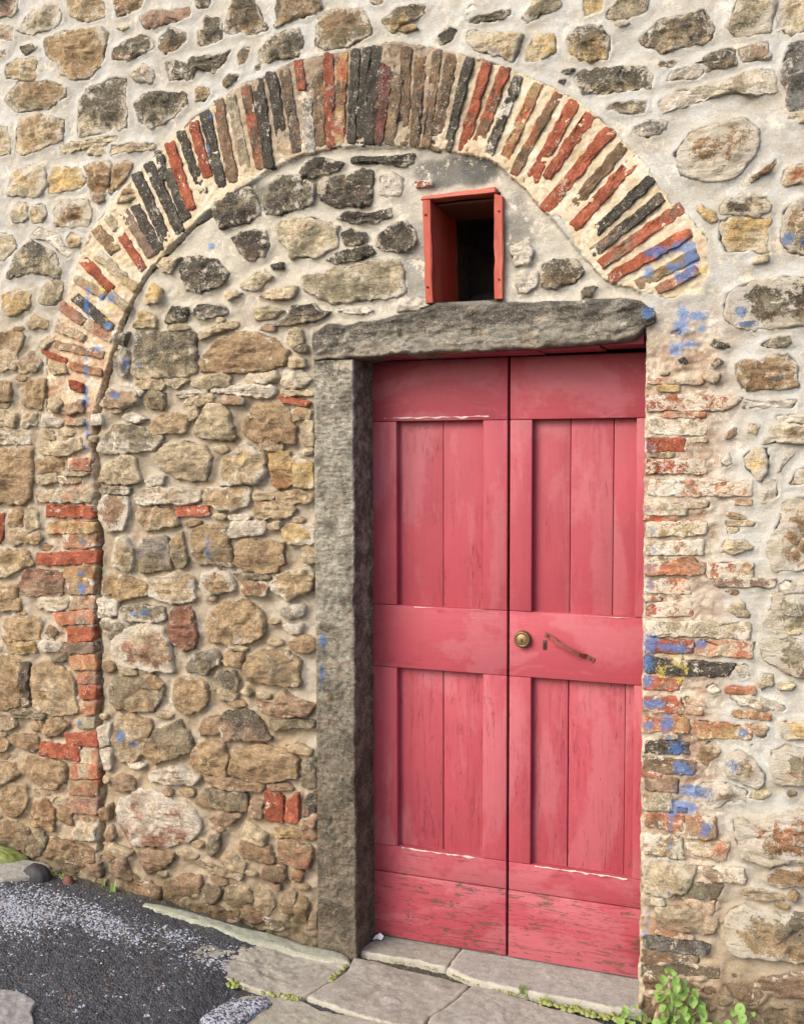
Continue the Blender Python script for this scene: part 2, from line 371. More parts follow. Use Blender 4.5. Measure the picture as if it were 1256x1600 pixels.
cb -234,850 -214,883 -190,901 -160,868 -204,822 -223,825
w -125,1138 -92,1150 -77,1121 -106,1104
w -212,1065 -188,1082 -168,1063 -192,1051
bcLL -150,823 -141,860 -112,881 -64,862 -30,805 -39,778 -57,766 -115,785 -147,792
gbLL -13,806 -12,883 21,906 172,911 175,797 18,787 -10,796
c -81,733 -57,757 -24,776 -14,751 -38,733
wb -237,741 -213,765 -154,772 -81,754 -85,725 -134,717 -182,688 -222,699
rbLL -123,656 -104,664 -46,660 5,697 149,720 152,564 13,535 -34,523 -102,539
obL -24,473 -11,521 149,548 150,483 14,468
c -105,424 -91,445 -19,442 36,435 34,422 -33,414
o 43,436 56,459 71,451 62,424
goL -147,318 -124,369 -90,390 -32,378 30,372 196,414 200,247 18,236 -68,232 -117,223 -142,277
cL -396,478 -365,503 -299,507 -229,490 -258,407 -313,382 -390,382 -398,445
cp -363,343 -307,351 -227,348 -167,331 -171,288 -301,277 -348,291
p -64,149 0,178 52,193 162,207 163,139 12,122
cp -156,126 -85,145 -20,116 -41,77 -95,85
cg -41,66 152,125 154,46 -18,12
c -166,89 -128,99 -111,82 -149,60
p -205,106 -161,119 -166,92 -205,88
p -397,107 -317,115 -306,75 -385,60
p -397,46 -357,54 -350,-30 -396,-39"""
BRICKS = """rL -1179,2710 -1115,2715 -1112,2699 -1173,2696
pL -2608,1784 -2502,1784 -2506,1740 -2613,1739
cr -2768,1655 -2493,1661 -2494,1617 -2769,1616
r -2715,1601 -2495,1598 -2495,1556 -2720,1559
yr -2712,1533 -2488,1538 -2489,1500 -2714,1491
oc -2639,1490 -2486,1493 -2487,1443 -2641,1435
r -2775,1405 -2479,1430 -2481,1382 -2777,1362
yr -2635,1358 -2489,1363 -2493,1322 -2636,1319
r -2949,1561 -2924,1568 -2927,1469 -2952,1442
oyL -2657,1714 -2549,1717 -2549,1692 -2650,1688
r -2729,2216 -2599,2167 -2614,2155 -2722,2197
r -2593,2092 -2525,2071 -2526,2040 -2586,2054
rc -2131,1607 -1987,1609 -1988,1573 -2121,1567
r -1694,2008 -1568,1985 -1578,1971 -1681,1987
r -1767,457 -1762,561 -1689,551 -1690,454 -1750,449
rm -1683,461 -1676,529 -1629,570 -1627,456 -1663,451
oc -2620,1315 -2493,1323 -2499,1259 -2614,1254
c -2614,1247 -2495,1253 -2496,1202 -2616,1192
cr -2694,1175 -2496,1195 -2498,1144 -2672,1131
r -2629,1117 -2502,1128 -2503,1076 -2627,1065
p -2650,1058 -2499,1067 -2500,1028 -2651,1018
yr -2624,1007 -2497,1022 -2494,964 -2606,950
pd -2583,945 -2498,954 -2499,906 -2580,903
ro -2577,887 -2496,897 -2497,848 -2574,842
od -2566,829 -2497,838 -2498,783 -2572,780
c -2595,755 -2506,770 -2511,730 -2592,723
rc -2652,691 -2496,709 -2497,660 -2645,649
r -2772,647 -2575,646 -2580,593 -2778,599
cy -2583,632 -2498,647 -2499,588 -2584,580
c -2624,569 -2499,588 -2500,529 -2633,515
o -2641,501 -2501,516 -2502,457 -2634,449
p -2635,422 -2502,444 -2504,385 -2621,378
co -2606,320 -2513,328 -2514,279 -2639,269
rcL -402,1982 -297,1977 -114,1966 -161,1932 -297,1932 -401,1933
cpL -401,1913 -218,1905 -218,1858 -395,1862
rp -398,1849 -281,1843 -281,1808 -397,1805
rcL -400,1780 -222,1777 -221,1739 -399,1739
cwL -396,1715 -80,1718 -81,1670 -396,1669
cpL -401,1646 -278,1640 -278,1609 -400,1607
ycL -397,1581 -214,1585 -214,1550 -397,1537
cL -397,1519 -223,1529 -222,1488 -396,1480
cr -399,1454 -217,1458 -217,1425 -398,1418
rcL -212,1458 -78,1465 -77,1420 -212,1418
cL -398,1396 -270,1406 -260,1360 -398,1359
rcL -395,1326 -252,1338 -252,1294 -394,1287
cpL -394,1266 -239,1274 -80,1280 -79,1232 -239,1228 -394,1224
rk -396,1208 -251,1212 -250,1176 -395,1169
cb -246,1217 -65,1223 -73,1172 -238,1171
dp -400,1155 -287,1147 -121,1148 -139,1109 -286,1103 -400,1105
rp -400,1090 -281,1093 -291,1053 -399,1050
rc -399,1024 -286,1030 -275,982 -399,979
yr -398,961 -260,968 -259,921 -398,918
yr -250,963 -75,958 -74,918 -234,910
dp -395,882 -259,889 -258,853 -395,845
bp -397,828 -233,829 -238,787 -397,786
bp -394,761 -287,770 -292,725 -393,729
c -393,718 -312,722 -311,664 -393,657
oc -387,645 -276,653 -275,600 -387,602
oc -266,654 -172,660 -176,592 -260,581
ocL -392,580 -275,579 -269,516 -391,516
cg -265,565 -132,582 -145,523 -264,533
cp -229,493 -87,508 -86,464 -184,455
gb -253,439 -144,450 -168,399 -293,383
cr -262,379 -168,394 -182,349 -227,342
dk -393,241 -286,248 -186,243 -195,210 -290,209 -388,209
bp -398,197 -295,203 -225,202 -225,186 -398,159
gp -392,149 -275,172 -155,174 -155,143 -392,105"""
ARCH_BRICKS = """yr -765,2994 -737,2978 -860,2734 -887,2748
br -699,2955 -675,2940 -824,2694 -847,2708
r -651,2926 -618,2905 -771,2650 -802,2670
r -597,2881 -568,2858 -711,2672 -739,2693
r -534,2829 -506,2804 -716,2569 -744,2593
br -487,2774 -463,2752 -665,2538 -688,2559
r -452,2737 -425,2711 -627,2504 -652,2528
d -404,2664 -383,2641 -575,2469 -595,2491
dp -368,2606 -348,2581 -572,2417 -591,2442
rp -311,2573 -291,2544 -543,2379 -563,2407
r -283,2494 -266,2464 -514,2336 -530,2364
yp -262,2426 -247,2396 -431,2311 -445,2339
pr -260,2376 -247,2351 -369,2292 -381,2315
dw -829,3021 -801,3008 -905,2771 -931,2783
br -874,3059 -843,3043 -947,2785 -977,2799
rb -933,3080 -904,3068 -993,2791 -1021,2802
dg -992,3103 -966,3093 -1046,2803 -1070,2811
br -1058,3122 -1024,3112 -1087,2807 -1120,2816
bp -1106,3138 -1078,3131 -1119,2823 -1146,2828
bg -1165,3156 -1133,3150 -1158,2827 -1188,2832
br -1218,3163 -1184,3157 -1198,2837 -1229,2842
rp -1279,3189 -1237,3178 -1286,2845 -1326,2854
bo -1245,3066 -1212,3057 -1249,2841 -1280,2849
dg -1323,3183 -1287,3176 -1319,2849 -1353,2855
dg -1358,3182 -1329,3176 -1352,2853 -1380,2858
dg -1398,3182 -1368,3176 -1388,2857 -1417,2861
yr -1449,3183 -1413,3177 -1431,2856 -1465,2861
rm -1503,3184 -1469,3180 -1463,2855 -1495,2858
bp -1547,3179 -1512,3175 -1500,2865 -1532,2867
w -1598,3163 -1561,3160 -1539,2847 -1574,2848
rb -1617,3170 -1586,3170 -1572,3063 -1601,3063
bd -1673,3149 -1638,3149 -1591,2853 -1624,2852
d -1725,3145 -1688,3145 -1641,2853 -1675,2852
d -1778,3129 -1739,3129 -1699,2813 -1734,2813
br -1829,3112 -1792,3113 -1735,2812 -1769,2810
cb -1890,3085 -1851,3087 -1787,2789 -1823,2786
br -1944,3074 -1903,3076 -1842,2771 -1880,2768
dk -1999,3040 -1958,3043 -1889,2764 -1927,2760
r -2045,3010 -2007,3014 -1947,2805 -1983,2800
dg -2096,2980 -2063,2986 -1972,2749 -2003,2743
r -2149,2944 -2108,2951 -2017,2695 -2055,2688
dw -2182,2904 -2154,2905 -2139,2809 -2165,2808
dg -2158,2845 -2117,2854 -2039,2664 -2076,2655
d -2238,2875 -2198,2887 -2064,2620 -2101,2608
d -2293,2845 -2251,2856 -2123,2589 -2161,2577
d -2301,2725 -2262,2739 -2156,2556 -2193,2543
pr -2361,2723 -2325,2739 -2190,2544 -2223,2529
cr -2417,2692 -2387,2707 -2349,2655 -2377,2641
r -2361,2621 -2330,2635 -2229,2495 -2257,2481
bo -2479,2649 -2438,2674 -2349,2575 -2388,2551
r -2545,2545 -2512,2567 -2375,2432 -2405,2411
cy -2469,2550 -2438,2575 -2267,2430 -2294,2406
co -2570,2465 -2551,2490 -2411,2413 -2429,2390
dk -2573,2397 -2544,2421 -2380,2289 -2406,2266
pb -2641,2361 -2615,2390 -2507,2321 -2531,2294
co -2410,2402 -2385,2423 -2307,2357 -2330,2337
cr -2524,2292 -2499,2323 -2383,2254 -2405,2226
cr -2658,2287 -2641,2315 -2513,2258 -2529,2233
oc -2671,2218 -2662,2247 -2428,2193 -2436,2167
oc -2604,2135 -2595,2162 -2437,2125 -2445,2100"""
MARKS = """b -377,2424 40,20
b -293,2433 38,20
b -273,2387 24,40
b -322,2376 25,15
b -292,2344 29,15
b -399,2239 18,21
b -296,2234 20,30
b -252,2222 29,15
b -300,2190 24,25
b -242,2182 15,10
b -309,2125 24,25
b -270,2138 19,10
b 3,2436 18,19
b 46,2423 7,15
b -123,2226 19,19
b -108,2191 37,10
b -401,2361 15,20
b -378,1193 25,32
b -307,1188 54,15
b -387,1135 17,24
b -387,1078 15,21
b -366,1006 41,15
b -385,935 15,14
b -327,946 17,31
b -299,870 25,23
b -278,809 30,24
b -228,1208 19,15
b -98,936 14,13
b -126,835 20,21
b -319,899 10,8
b -242,736 54,23
b -273,795 30,11
b -271,682 47,21
b -306,660 15,21
b -311,617 6,32
b -310,553 5,21
b -201,625 17,16
b -210,603 19,6
b -384,312 9,9
b -383,286 5,16
b -393,251 6,14
b -313,398 4,14
b -2494,2424 11,19
b -2503,2369 11,37
b -2500,2332 11,9
b -2431,2396 15,13
b -2391,2391 20,16
b -2408,2287 19,15
b -2462,2206 19,12
b -2515,2171 12,12
b -2516,2115 10,31
b -2518,2046 9,25
b -2333,2146 11,25
b -2283,2138 15,8
b -2519,2010 11,25
b -2522,1897 10,38
b -2527,1828 12,10
b -2376,2026 28,16
b -2543,1460 12,13
b -2546,1339 21,10
b -2548,1287 16,11
b -2548,1276 15,18
b -2265,1201 26,11
b -2313,1192 22,9
b -2382,710 28,23
b -2323,684 19,12
b -2576,744 12,13
b -2951,1225 10,10
b -1968,2562 13,14
b -1948,3015 6,12
b -1963,2901 6,13
b -1986,1479 8,19
b -1983,1444 11,26
b -1521,1133 12,26
b -1527,1009 7,41
n -385,1618 15,10
n -380,1566 18,21
n -381,1504 17,21
n -383,1442 17,21
n -383,1385 16,21
n -387,1818 15,21
n -385,1381 15,26
n -384,1311 15,15
y -237,2355 12,15
y -241,2296 9,15
y -344,1107 13,31
y -302,1136 15,10
y -274,1127 12,21
y -287,1163 30,7
y -291,1085 15,15
y -2427,2426 19,13
y -2414,2315 11,10
y -2399,2363 23,8"""
TINTS = """112,112,106 -1035,2742 183,51
112,112,106 -940,2773 72,73
165,163,154 -1173,2439 52,141
120,120,113 -1007,2296 146,19
150,146,136 -824,2500 49,125
122,118,106 -1789,2721 318,52"""
SLABS = """edging -2290,-59 -2196,-41 -2000,-40 -1866,-37 -1742,-5 -1607,25 -1428,19 -1407,-43 -1477,-65 -1666,-67 -1808,-93 -1936,-83 -2073,-79 -2199,-78 -2276,-79
a -1917,-292 -1919,-209 -1852,-113 -1762,-82 -1592,-60 -1466,-60 -1414,-60 -1424,-159 -1450,-254 -1471,-314 -1559,-322 -1640,-321 -1764,-323 -1880,-311
b -1412,5 -1321,5 -1239,-12 -1145,-14 -1056,-21 -973,-35 -988,-107 -1014,-198 -1043,-262 -1036,-327 -1109,-339 -1185,-337 -1254,-331 -1340,-315 -1452,-294 -1437,-231 -1410,-158 -1395,-81
c -962,-26 -840,-37 -726,-58 -637,-78 -530,-89 -472,-110 -482,-260 -721,-421 -945,-472 -1022,-318 -1033,-266 -1004,-194 -980,-108
d -1654,-374 -1585,-319 -1504,-314 -1456,-321 -1383,-352 -1281,-346 -1181,-347 -1104,-353 -1037,-354 -1006,-530 -1215,-709 -1623,-737 -1695,-561 -1680,-471
e -2423,-811 -2314,-762 -2247,-744 -2174,-762 -2157,-812 -2104,-857 -2046,-960 -2204,-1116
patch -1696,-562 -1672,-449 -1584,-353 -1546,-381 -1567,-463 -1579,-539 -1622,-629
moss -3171,88 -2999,9 -2894,38 -2825,2 -2814,-57 -2884,-121 -2977,-158
pale -2969,-167 -2891,-113 -2821,-29 -2772,26 -2726,36 -2728,-61 -2724,-104 -2777,-172 -2875,-269
t1 -1410,42 -1393,111 -1357,161 -1300,171 -1064,163 -1077,45 -1116,40 -1167,51 -1285,47
t2 -1058,160 -896,169 -684,159 -553,174 -423,176 -397,-9 -478,-30 -606,-18 -713,-19 -847,-19 -960,-11 -1068,33"""
ARCH_RING = "-2602,2394 -2544,2557 -2465,2669 -2406,2731 -2295,2840 -2142,2943 -2038,3019 -1944,3061 -1831,3116 -1705,3145 -1618,3173 -1498,3179 -1336,3184 -1245,3187 -1161,3164 -1025,3121 -918,3080 -798,3018 -719,2978 -620,2920 -509,2810 -415,2706 -334,2576 -286,2537 -225,2459 -217,2344 -247,2284 -337,2277 -431,2308 -532,2344 -600,2416 -631,2455 -679,2545 -737,2578 -793,2652 -895,2748 -924,2765 -1121,2819 -1337,2852 -1471,2855 -1588,2845 -1717,2807 -1812,2760 -1984,2675 -2163,2542 -2252,2459 -2357,2300 -2403,2179 -2465,2022 -2476,1961 -2710,1965 -2711,2177 -2646,2323"
CRACK = "-1947,2681 -2039,2638 -2163,2540 -2257,2454 -2322,2365 -2363,2290 -2406,2176 -2450,2046 -2476,1959 -2490,1851 -2487,1727 -2482,1579 -2479,1430 -2492,1280 -2492,1129 -2493,952 -2491,801 -2497,647 -2488,508 -2495,340 -2501,236"
LINTEL = "-1552,2231 -1497,2255 -1417,2249 -1321,2260 -1227,2273 -1146,2286 -1096,2309 -978,2286 -836,2291 -667,2289 -554,2289 -494,2289 -424,2274 -377,2247 -375,2216 -423,2194 -429,2164 -551,2149 -729,2144 -922,2139 -1101,2137 -1216,2141 -1286,2135 -1381,2136 -1478,2130 -1550,2130 -1559,2182"
WEED_A = [(-323, 152, 19), (-281, 154, 22), (-256, 150, 16), (-334, 121, 16), (-281, 128, 18), (-223, 132, 16), (-339, 93, 16), (-286, 97, 32), (-261, 108, 22), (-231, 99, 22), (-322, 70, 18), (-305, 58, 19), (-255, 71, 18), (-275, 82, 19), (-211, 79, 22), (-200, 52, 19), (-247, 52, 19), (-313, 27, 22), (-227, 20, 22), (-321, 5, 19), (-277, 40, 16), (-293, 13, 16), (-257, 20, 19), (-186, 23, 22), (-312, 169, 10), (-156, 31, 13)]
WEED_B = [(-91, 102, 19), (-109, 76, 18), (-85, 54, 20), (-127, 49, 14), (-108, 35, 14), (-90, 82, 10)]
WEED_C = [(-442, 12, 18), (-381, 14, 16), (-447, -2, 18), (-410, 0, 13), (-462, -3, 8)]
PALE_SPOTS = [(-2.638, -0.332, 0.20, 0.11, 1.25), (-2.545, -0.305, 0.17, 0.08, 1.1), (-2.62, -0.43, 0.14, 0.05, 0.9), (-2.306, -0.246, 0.15, 0.05, 1.0), (-2.237, -0.284, 0.14, 0.045, 1.0), (-2.061, -0.203, 0.10, 0.04, 0.6), (-2.55, -0.19, 0.2, 0.05, 0.7), (-1.84, -0.265, 0.08, 0.05, 0.6)]

def pts(s): return np.array([[float(a) for a in t.split(',')] for t in s.split()])/1000.0
def rows(txt):
    for l in txt.strip().split('\n'):
        k, rest = l.split(' ', 1); yield k, rest

# ------------------------------------------------------------------ numpy noise
_rng = np.random.RandomState(7)
_perm = _rng.permutation(256); _perm = np.concatenate([_perm, _perm, _perm])
_ang = _rng.rand(256)*2*np.pi; _gx = np.cos(_ang); _gy = np.sin(_ang)
def perlin(x, y):
    xi = np.floor(x).astype(int); yi = np.floor(y).astype(int); xf = x-xi; yf = y-yi
    xi &= 255; yi &= 255
    u = xf*xf*xf*(xf*(xf*6-15)+10); v = yf*yf*yf*(yf*(yf*6-15)+10)
    def g(ix, iy, dx, dy):
        h = _perm[_perm[ix & 255]+(iy & 255)]
        return _gx[h]*dx+_gy[h]*dy
    a = g(xi, yi, xf, yf); b = g(xi+1, yi, xf-1, yf); c = g(xi, yi+1, xf, yf-1); d = g(xi+1, yi+1, xf-1, yf-1)
    return 1.5*((a*(1-u)+b*u)*(1-v)+(c*(1-u)+d*u)*v)
def fbm(x, y, sc, octs=4, gain=0.5, off=0.0):
    x = np.asarray(x, float)*sc+off*17.3+100; y = np.asarray(y, float)*sc+off*9.1+100
    s = 0; a = 1.0
    for i in range(octs):
        s = s+a*perlin(x, y); x = x*2.03+5.1; y = y*2.03+3.7; a *= gain
    return s
def sstep(a, b, x):
    t = np.clip((x-a)/(b-a), 0, 1); return t*t*(3-2*t)

# ------------------------------------------------------------------ colours (photo tones scaled to albedo)
def lin(c): 
    c = np.array(c, float)/255.0
    return np.where(c <= 0.04045, c/12.92, ((c+0.055)/1.055)**2.4)
K = 0.74
TONES = dict(o=(178,152,116), y=(208,178,124), c=(210,193,160), w=(230,220,202), g=(146,137,113), k=(152,150,144),
             d=(92,83,73), b=(152,124,94), p=(170,142,120), r=(196,108,76), m=(142,88,76), t=(164,110,76))
TONES = {k: lin(v)*K*1.22 for k, v in TONES.items()}

# ------------------------------------------------------------------ material helpers
def new_mat(name):
    m = bpy.data.materials.new(name); m.use_nodes = True
    nt = m.node_tree; nt.nodes.clear()
    out = nt.nodes.new('ShaderNodeOutputMaterial'); b = nt.nodes.new('ShaderNodeBsdfPrincipled')
    nt.links.new(b.outputs[0], out.inputs[0])
    return m, nt, b
class NB:
    """small node builder"""
    def __init__(s, nt): s.nt = nt
    def n(s, t, **kw):
        x = s.nt.nodes.new(t)
        for k, v in kw.items(): setattr(x, k, v)
        return x
    def put(s, sock, v):
        if isinstance(v, bpy.types.NodeSocket): s.nt.links.new(v, sock)
        elif v is not None: sock.default_value = v
    def math(s, op, a, b=0.0, c=0.0, clamp=False):
        x = s.n('ShaderNodeMath', operation=op, use_clamp=clamp)
        for i, v in enumerate((a, b, c)): s.put(x.inputs[i], v)
        return x.outputs[0]
    def mix(s, f, a, b, mode='MIX'):
        x = s.n('ShaderNodeMix', data_type='RGBA', blend_type=mode, clamp_factor=True)
        s.put(x.inputs[0], f); s.put(x.inputs[6], a); s.put(x.inputs[7], b)
        return x.outputs[2]
    def ramp(s, v, lo, hi):
        x = s.n('ShaderNodeMapRange', interpolation_type='SMOOTHSTEP')
        s.put(x.inputs[0], v); x.inputs[1].default_value = lo; x.inputs[2].default_value = hi
        return x.outputs[0]
    def noise(s, vec, scale, detail=5.0, rough=0.6, dist=0.0):
        x = s.n('ShaderNodeTexNoise'); s.put(x.inputs['Vector'], vec)
        x.inputs['Scale'].default_value = scale; x.inputs['Detail'].default_value = detail
        x.inputs['Roughness'].default_value = rough; x.inputs['Distortion'].default_value = dist
        return x.outputs[0]
    def voro(s, vec, scale, feat='F1', out=0):
        x = s.n('ShaderNodeTexVoronoi', feature=feat); s.put(x.inputs['Vector'], vec); x.inputs['Scale'].default_value = scale
        return x.outputs[out]
    def pos(s): return s.n('ShaderNodeNewGeometry').outputs['Position']
    def scale(s, vec, v, off=(0, 0, 0)):
        x = s.n('ShaderNodeMapping'); s.put(x.inputs[0], vec); x.inputs[3].default_value = v; x.inputs[1].default_value = off
        return x.outputs[0]
    def attr(s, name, typ='GEOMETRY'):
        return s.n('ShaderNodeAttribute', attribute_name=name, attribute_type=typ)
    def bump(s, h, strength, dist, nrm=None):
        x = s.n('ShaderNodeBump'); s.put(x.inputs['Height'], h); x.inputs['Strength'].default_value = strength
        x.inputs['Distance'].default_value = dist
        if nrm: s.put(x.inputs['Normal'], nrm)
        return x.outputs[0]
def rgba(c): return (float(c[0]), float(c[1]), float(c[2]), 1.0)

def masonry_material(name, kind):
    """kind: stone / brick / mortar. Attributes: ColA, ColB (tones), Msk (r lime wash, g dark lichen, b blue paint, a yellow paint)."""
    m, nt, b = new_mat(name); q = NB(nt); P = q.pos()
    ca = q.attr('ColA').outputs['Color']; cb = q.attr('ColB').outputs['Color']
    mk = q.attr('Msk'); sep = q.n('ShaderNodeSeparateColor'); q.put(sep.inputs[0], mk.outputs['Color'])
    lime, lich, blue, yel = sep.outputs[0], sep.outputs[1], sep.outputs[2], mk.outputs['Alpha']
    n1 = q.noise(P, 11, 6, 0.62, 0.4); n2 = q.noise(P, 38, 6, 0.7); n3 = q.noise(P, 170, 4, 0.7); n4 = q.noise(P, 420, 2, 0.6)
    strat = q.noise(q.scale(P, (14, 14, 75)), 1, 5, 0.65, 0.5)
    w = q.attr('Mixw').outputs['Fac']
    f = q.ramp(q.math('ADD', q.math('ADD', n1, q.math('MULTIPLY', n2, 0.5)), w), 0.68, 0.92)
    base = q.mix(f, ca, cb)
    # grain: darker pits, lighter crumbs, warm iron stains
    g = q.math('ADD', q.math('MULTIPLY', n2, 0.9), q.math('ADD', q.math('MULTIPLY', n3, 0.8), q.math('MULTIPLY', strat, 0.5 if kind == 'stone' else 0.1)))
    amp = {'stone': (0.55, 1.42), 'brick': (0.6, 1.38), 'mortar': (0.80, 1.18)}[kind]
    x = q.n('ShaderNodeMapRange'); q.put(x.inputs[0], g); x.inputs[1].default_value = 0.75; x.inputs[2].default_value = 1.45
    x.inputs[3].default_value = amp[0]; x.inputs[4].default_value = amp[1]
    vm = q.n('ShaderNodeVectorMath', operation='SCALE'); q.put(vm.inputs[0], base); q.put(vm.inputs[3], x.outputs[0]); base = vm.outputs[0]
    if kind != 'mortar':
        base = q.mix(q.math('MULTIPLY', q.ramp(q.noise(P, 23, 5, 0.6), 0.54, 0.72), 0.45), base, rgba(lin((172, 116, 62))*0.62), 'MIX')
    if kind != 'mortar':
        bv = q.n('ShaderNodeMapRange'); q.put(bv.inputs[0], q.noise(P, 19, 6, 0.66, 0.9)); bv.inputs[1].default_value = 0.32; bv.inputs[2].default_value = 0.68; bv.inputs[3].default_value = 0.62; bv.inputs[4].default_value = 1.32
        vm3 = q.n('ShaderNodeVectorMath', operation='SCALE'); q.put(vm3.inputs[0], base); q.put(vm3.inputs[3], bv.outputs[0]); base = vm3.outputs[0]
    fg = q.n('ShaderNodeMapRange'); q.put(fg.inputs[0], q.math('ADD', q.math('MULTIPLY', q.noise(P, 260, 5, 0.75), 0.6), q.math('MULTIPLY', q.noise(P, 95, 6, 0.75, 0.3), 0.4))); fg.inputs[1].default_value = 0.35; fg.inputs[2].default_value = 0.65
    fa = {'stone': 0.36, 'brick': 0.34, 'mortar': 0.16}[kind]; fg.inputs[3].default_value = 1-fa; fg.inputs[4].default_value = 1+fa
    vm2 = q.n('ShaderNodeVectorMath', operation='SCALE'); q.put(vm2.inputs[0], base); q.put(vm2.inputs[3], fg.outputs[0]); base = vm2.outputs[0]
    # dark lichen crust with pale crumbs; also carries the jamb's painted shade
    lm = q.ramp(q.math('ADD', lich, q.math('MULTIPLY', q.math('SUBTRACT', q.math('ADD', n2, q.math('ADD', q.math('MULTIPLY', n3, 0.7), q.math('MULTIPLY', q.noise(q.scale(P, (1, 1, 1), (3, 1, 2)), 15, 4, 0.6, 0.6), 0.9))), 1.30), 1.5)), 0.36, 0.60)
    base = q.mix(q.math('MULTIPLY', lm, 0.78), base, rgba(lin((74, 70, 62))*0.8))
    spk = q.math('MULTIPLY', q.ramp(q.math('ADD', q.math('MULTIPLY', q.noise(P, 190, 3, 0.6), 0.7), q.math('MULTIPLY', n2, 0.3)), 0.55, 0.64), q.ramp(lich, 0.10, 0.5))
    base = q.mix(q.math('MULTIPLY', spk, 0.62), base, rgba(lin((212, 208, 196))*0.72))
    # lime wash and mortar smears
    lf = q.ramp(q.math('ADD', lime, q.math('MULTIPLY', q.math('SUBTRACT', q.math('ADD', q.noise(P, 30, 6, 0.72, 0.6), q.math('ADD', q.math('MULTIPLY', n3, 0.45), q.math('MULTIPLY', q.noise(P, 13, 4, 0.6, 0.5), 0.75))), 1.10), 1.9)), 0.40, 0.62)
    limecol = q.mix(q.ramp(n1, 0.35, 0.65), rgba(lin((232, 224, 208))*K*1.02), rgba(lin((224, 210, 184))*K))
    if kind != 'mortar': base = q.mix(q.math('MULTIPLY', lf, 0.9), base, limecol)
    else: base = q.mix(q.math('MULTIPLY', lf, 0.75), base, limecol)
    # paint marks
    for msk, col in ((blue, (88, 126, 180)), (yel, (214, 190, 92))):
        pf = q.ramp(q.math('ADD', msk, q.math('ADD', q.math('MULTIPLY', q.math('SUBTRACT', n2, 0.5), 2.6), q.math('MULTIPLY', q.math('SUBTRACT', n3, 0.5), 2.4))), 0.32, 0.78)
        base = q.mix(q.math('MULTIPLY', pf, 0.76), base, q.mix(n3, rgba(lin(col)*0.6), rgba(lin(col)*1.0)))
    pit = q.ramp(q.noise(P, 95, 7, 0.75, 0.2), 0.40, 0.30)
    base = q.mix(q.math('MULTIPLY', pit, {'stone': 0.5, 'brick': 0.45, 'mortar': 0.14}[kind]), base, rgba(lin((92, 74, 56))*0.7))
    q.put(b.inputs['Base Color'], base)
    b.inputs['Roughness'].default_value = 0.92; b.inputs['Specular IOR Level'].default_value = 0.25
    if kind == 'stone':
        h = q.math('ADD', q.math('MULTIPLY', n2, 1.0), q.math('ADD', q.math('MULTIPLY', n3, 0.5), q.math('MULTIPLY', strat, 0.8)))
        h = q.math('ADD', h, q.math('MULTIPLY', q.noise(P, 75, 8, 0.78, 0.4), 0.9)); nb = q.bump(h, 0.95, 0.015)
        cr = q.voro(q.scale(P, (1, 1, 1.7)), 22, 'DISTANCE_TO_EDGE'); nb = q.bump(q.ramp(q.math('ADD', cr, q.math('MULTIPLY', n2, 0.12)), 0.05, 0.12), 0.28, 0.004, nb)
    elif kind == 'brick':
        h = q.math('ADD', q.math('MULTIPLY', n2, 1.0), q.math('MULTIPLY', n3, 0.7)); nb = q.bump(h, 0.9, 0.011)
    else:
        h = q.math('ADD', q.math('MULTIPLY', n2, 0.7), q.math('ADD', q.math('MULTIPLY', n3, 0.45), q.math('MULTIPLY', q.noise(q.scale(P, (30, 30, 70), (3, 0, 1)), 1, 4, 0.6, 0.8), 0.7)))
        h = q.math('ADD', h, q.math('MULTIPLY', q.noise(P, 60, 9, 0.8, 0.3), 0.7)); nb = q.bump(h, 0.55, 0.007)
        nb = q.bump(q.math('MULTIPLY', n4, 1.0), 0.25, 0.002, nb)
    q.put(b.inputs['Normal'], nb)
    return m
M_STONE = masonry_material("weathered_sandstone", 'stone')
M_BRICK = masonry_material("old_brick", 'brick')
M_MORTAR = masonry_material("lime_mortar", 'mortar')

# ------------------------------------------------------------------ object helpers
def link(name, me, mat=None, parent=None, loc=(0, 0, 0)):
    o = bpy.data.objects.new(name, me); COL.objects.link(o)
    if mat is not None: me.materials.append(mat)
    o.location = loc
    if parent is not None: o.parent = parent
    return o
def thing(name, label, cat, loc=(0, 0, 0), group=None):
    o = bpy.data.objects.new(name, None); COL.objects.link(o); o.location = loc
    o.empty_display_size = 0.1
    return tag(o, label, cat, group)
def tag(o, label, cat, group=None):
    o['label'] = label; o['category'] = cat
    if group: o['group'] = group
    return o
def mesh_np(name, v, faces, smooth=True):
    me = bpy.data.meshes.new(name)
    if isinstance(faces, np.ndarray):
        nf, k = faces.shape
        me.vertices.add(len(v)); me.vertices.foreach_set('co', np.asarray(v, np.float32).ravel())
        me.loops.add(nf*k); me.loops.foreach_set('vertex_index', faces.ravel().astype(np.int32))
        me.polygons.add(nf); me.polygons.foreach_set('loop_start', np.arange(0, nf*k, k, dtype=np.int32))
        me.update(calc_edges=True)
    else:
        me.from_pydata([tuple(p) for p in v], [], faces)
    if smooth: me.polygons.foreach_set('use_smooth', [True]*len(me.polygons))
    return me
def color_attr(me, name, arr):
    a = me.color_attributes.new(name, 'FLOAT_COLOR', 'POINT')
    arr = np.asarray(arr, np.float32)
    if arr.shape[1] == 3: arr = np.concatenate([arr, np.ones((len(arr), 1), np.float32)], 1)
    a.data.foreach_set('color', arr.ravel())
def float_attr(me, name, arr):
    a = me.attributes.new(name, 'FLOAT', 'POINT'); a.data.foreach_set('value', np.asarray(arr, np.float32))

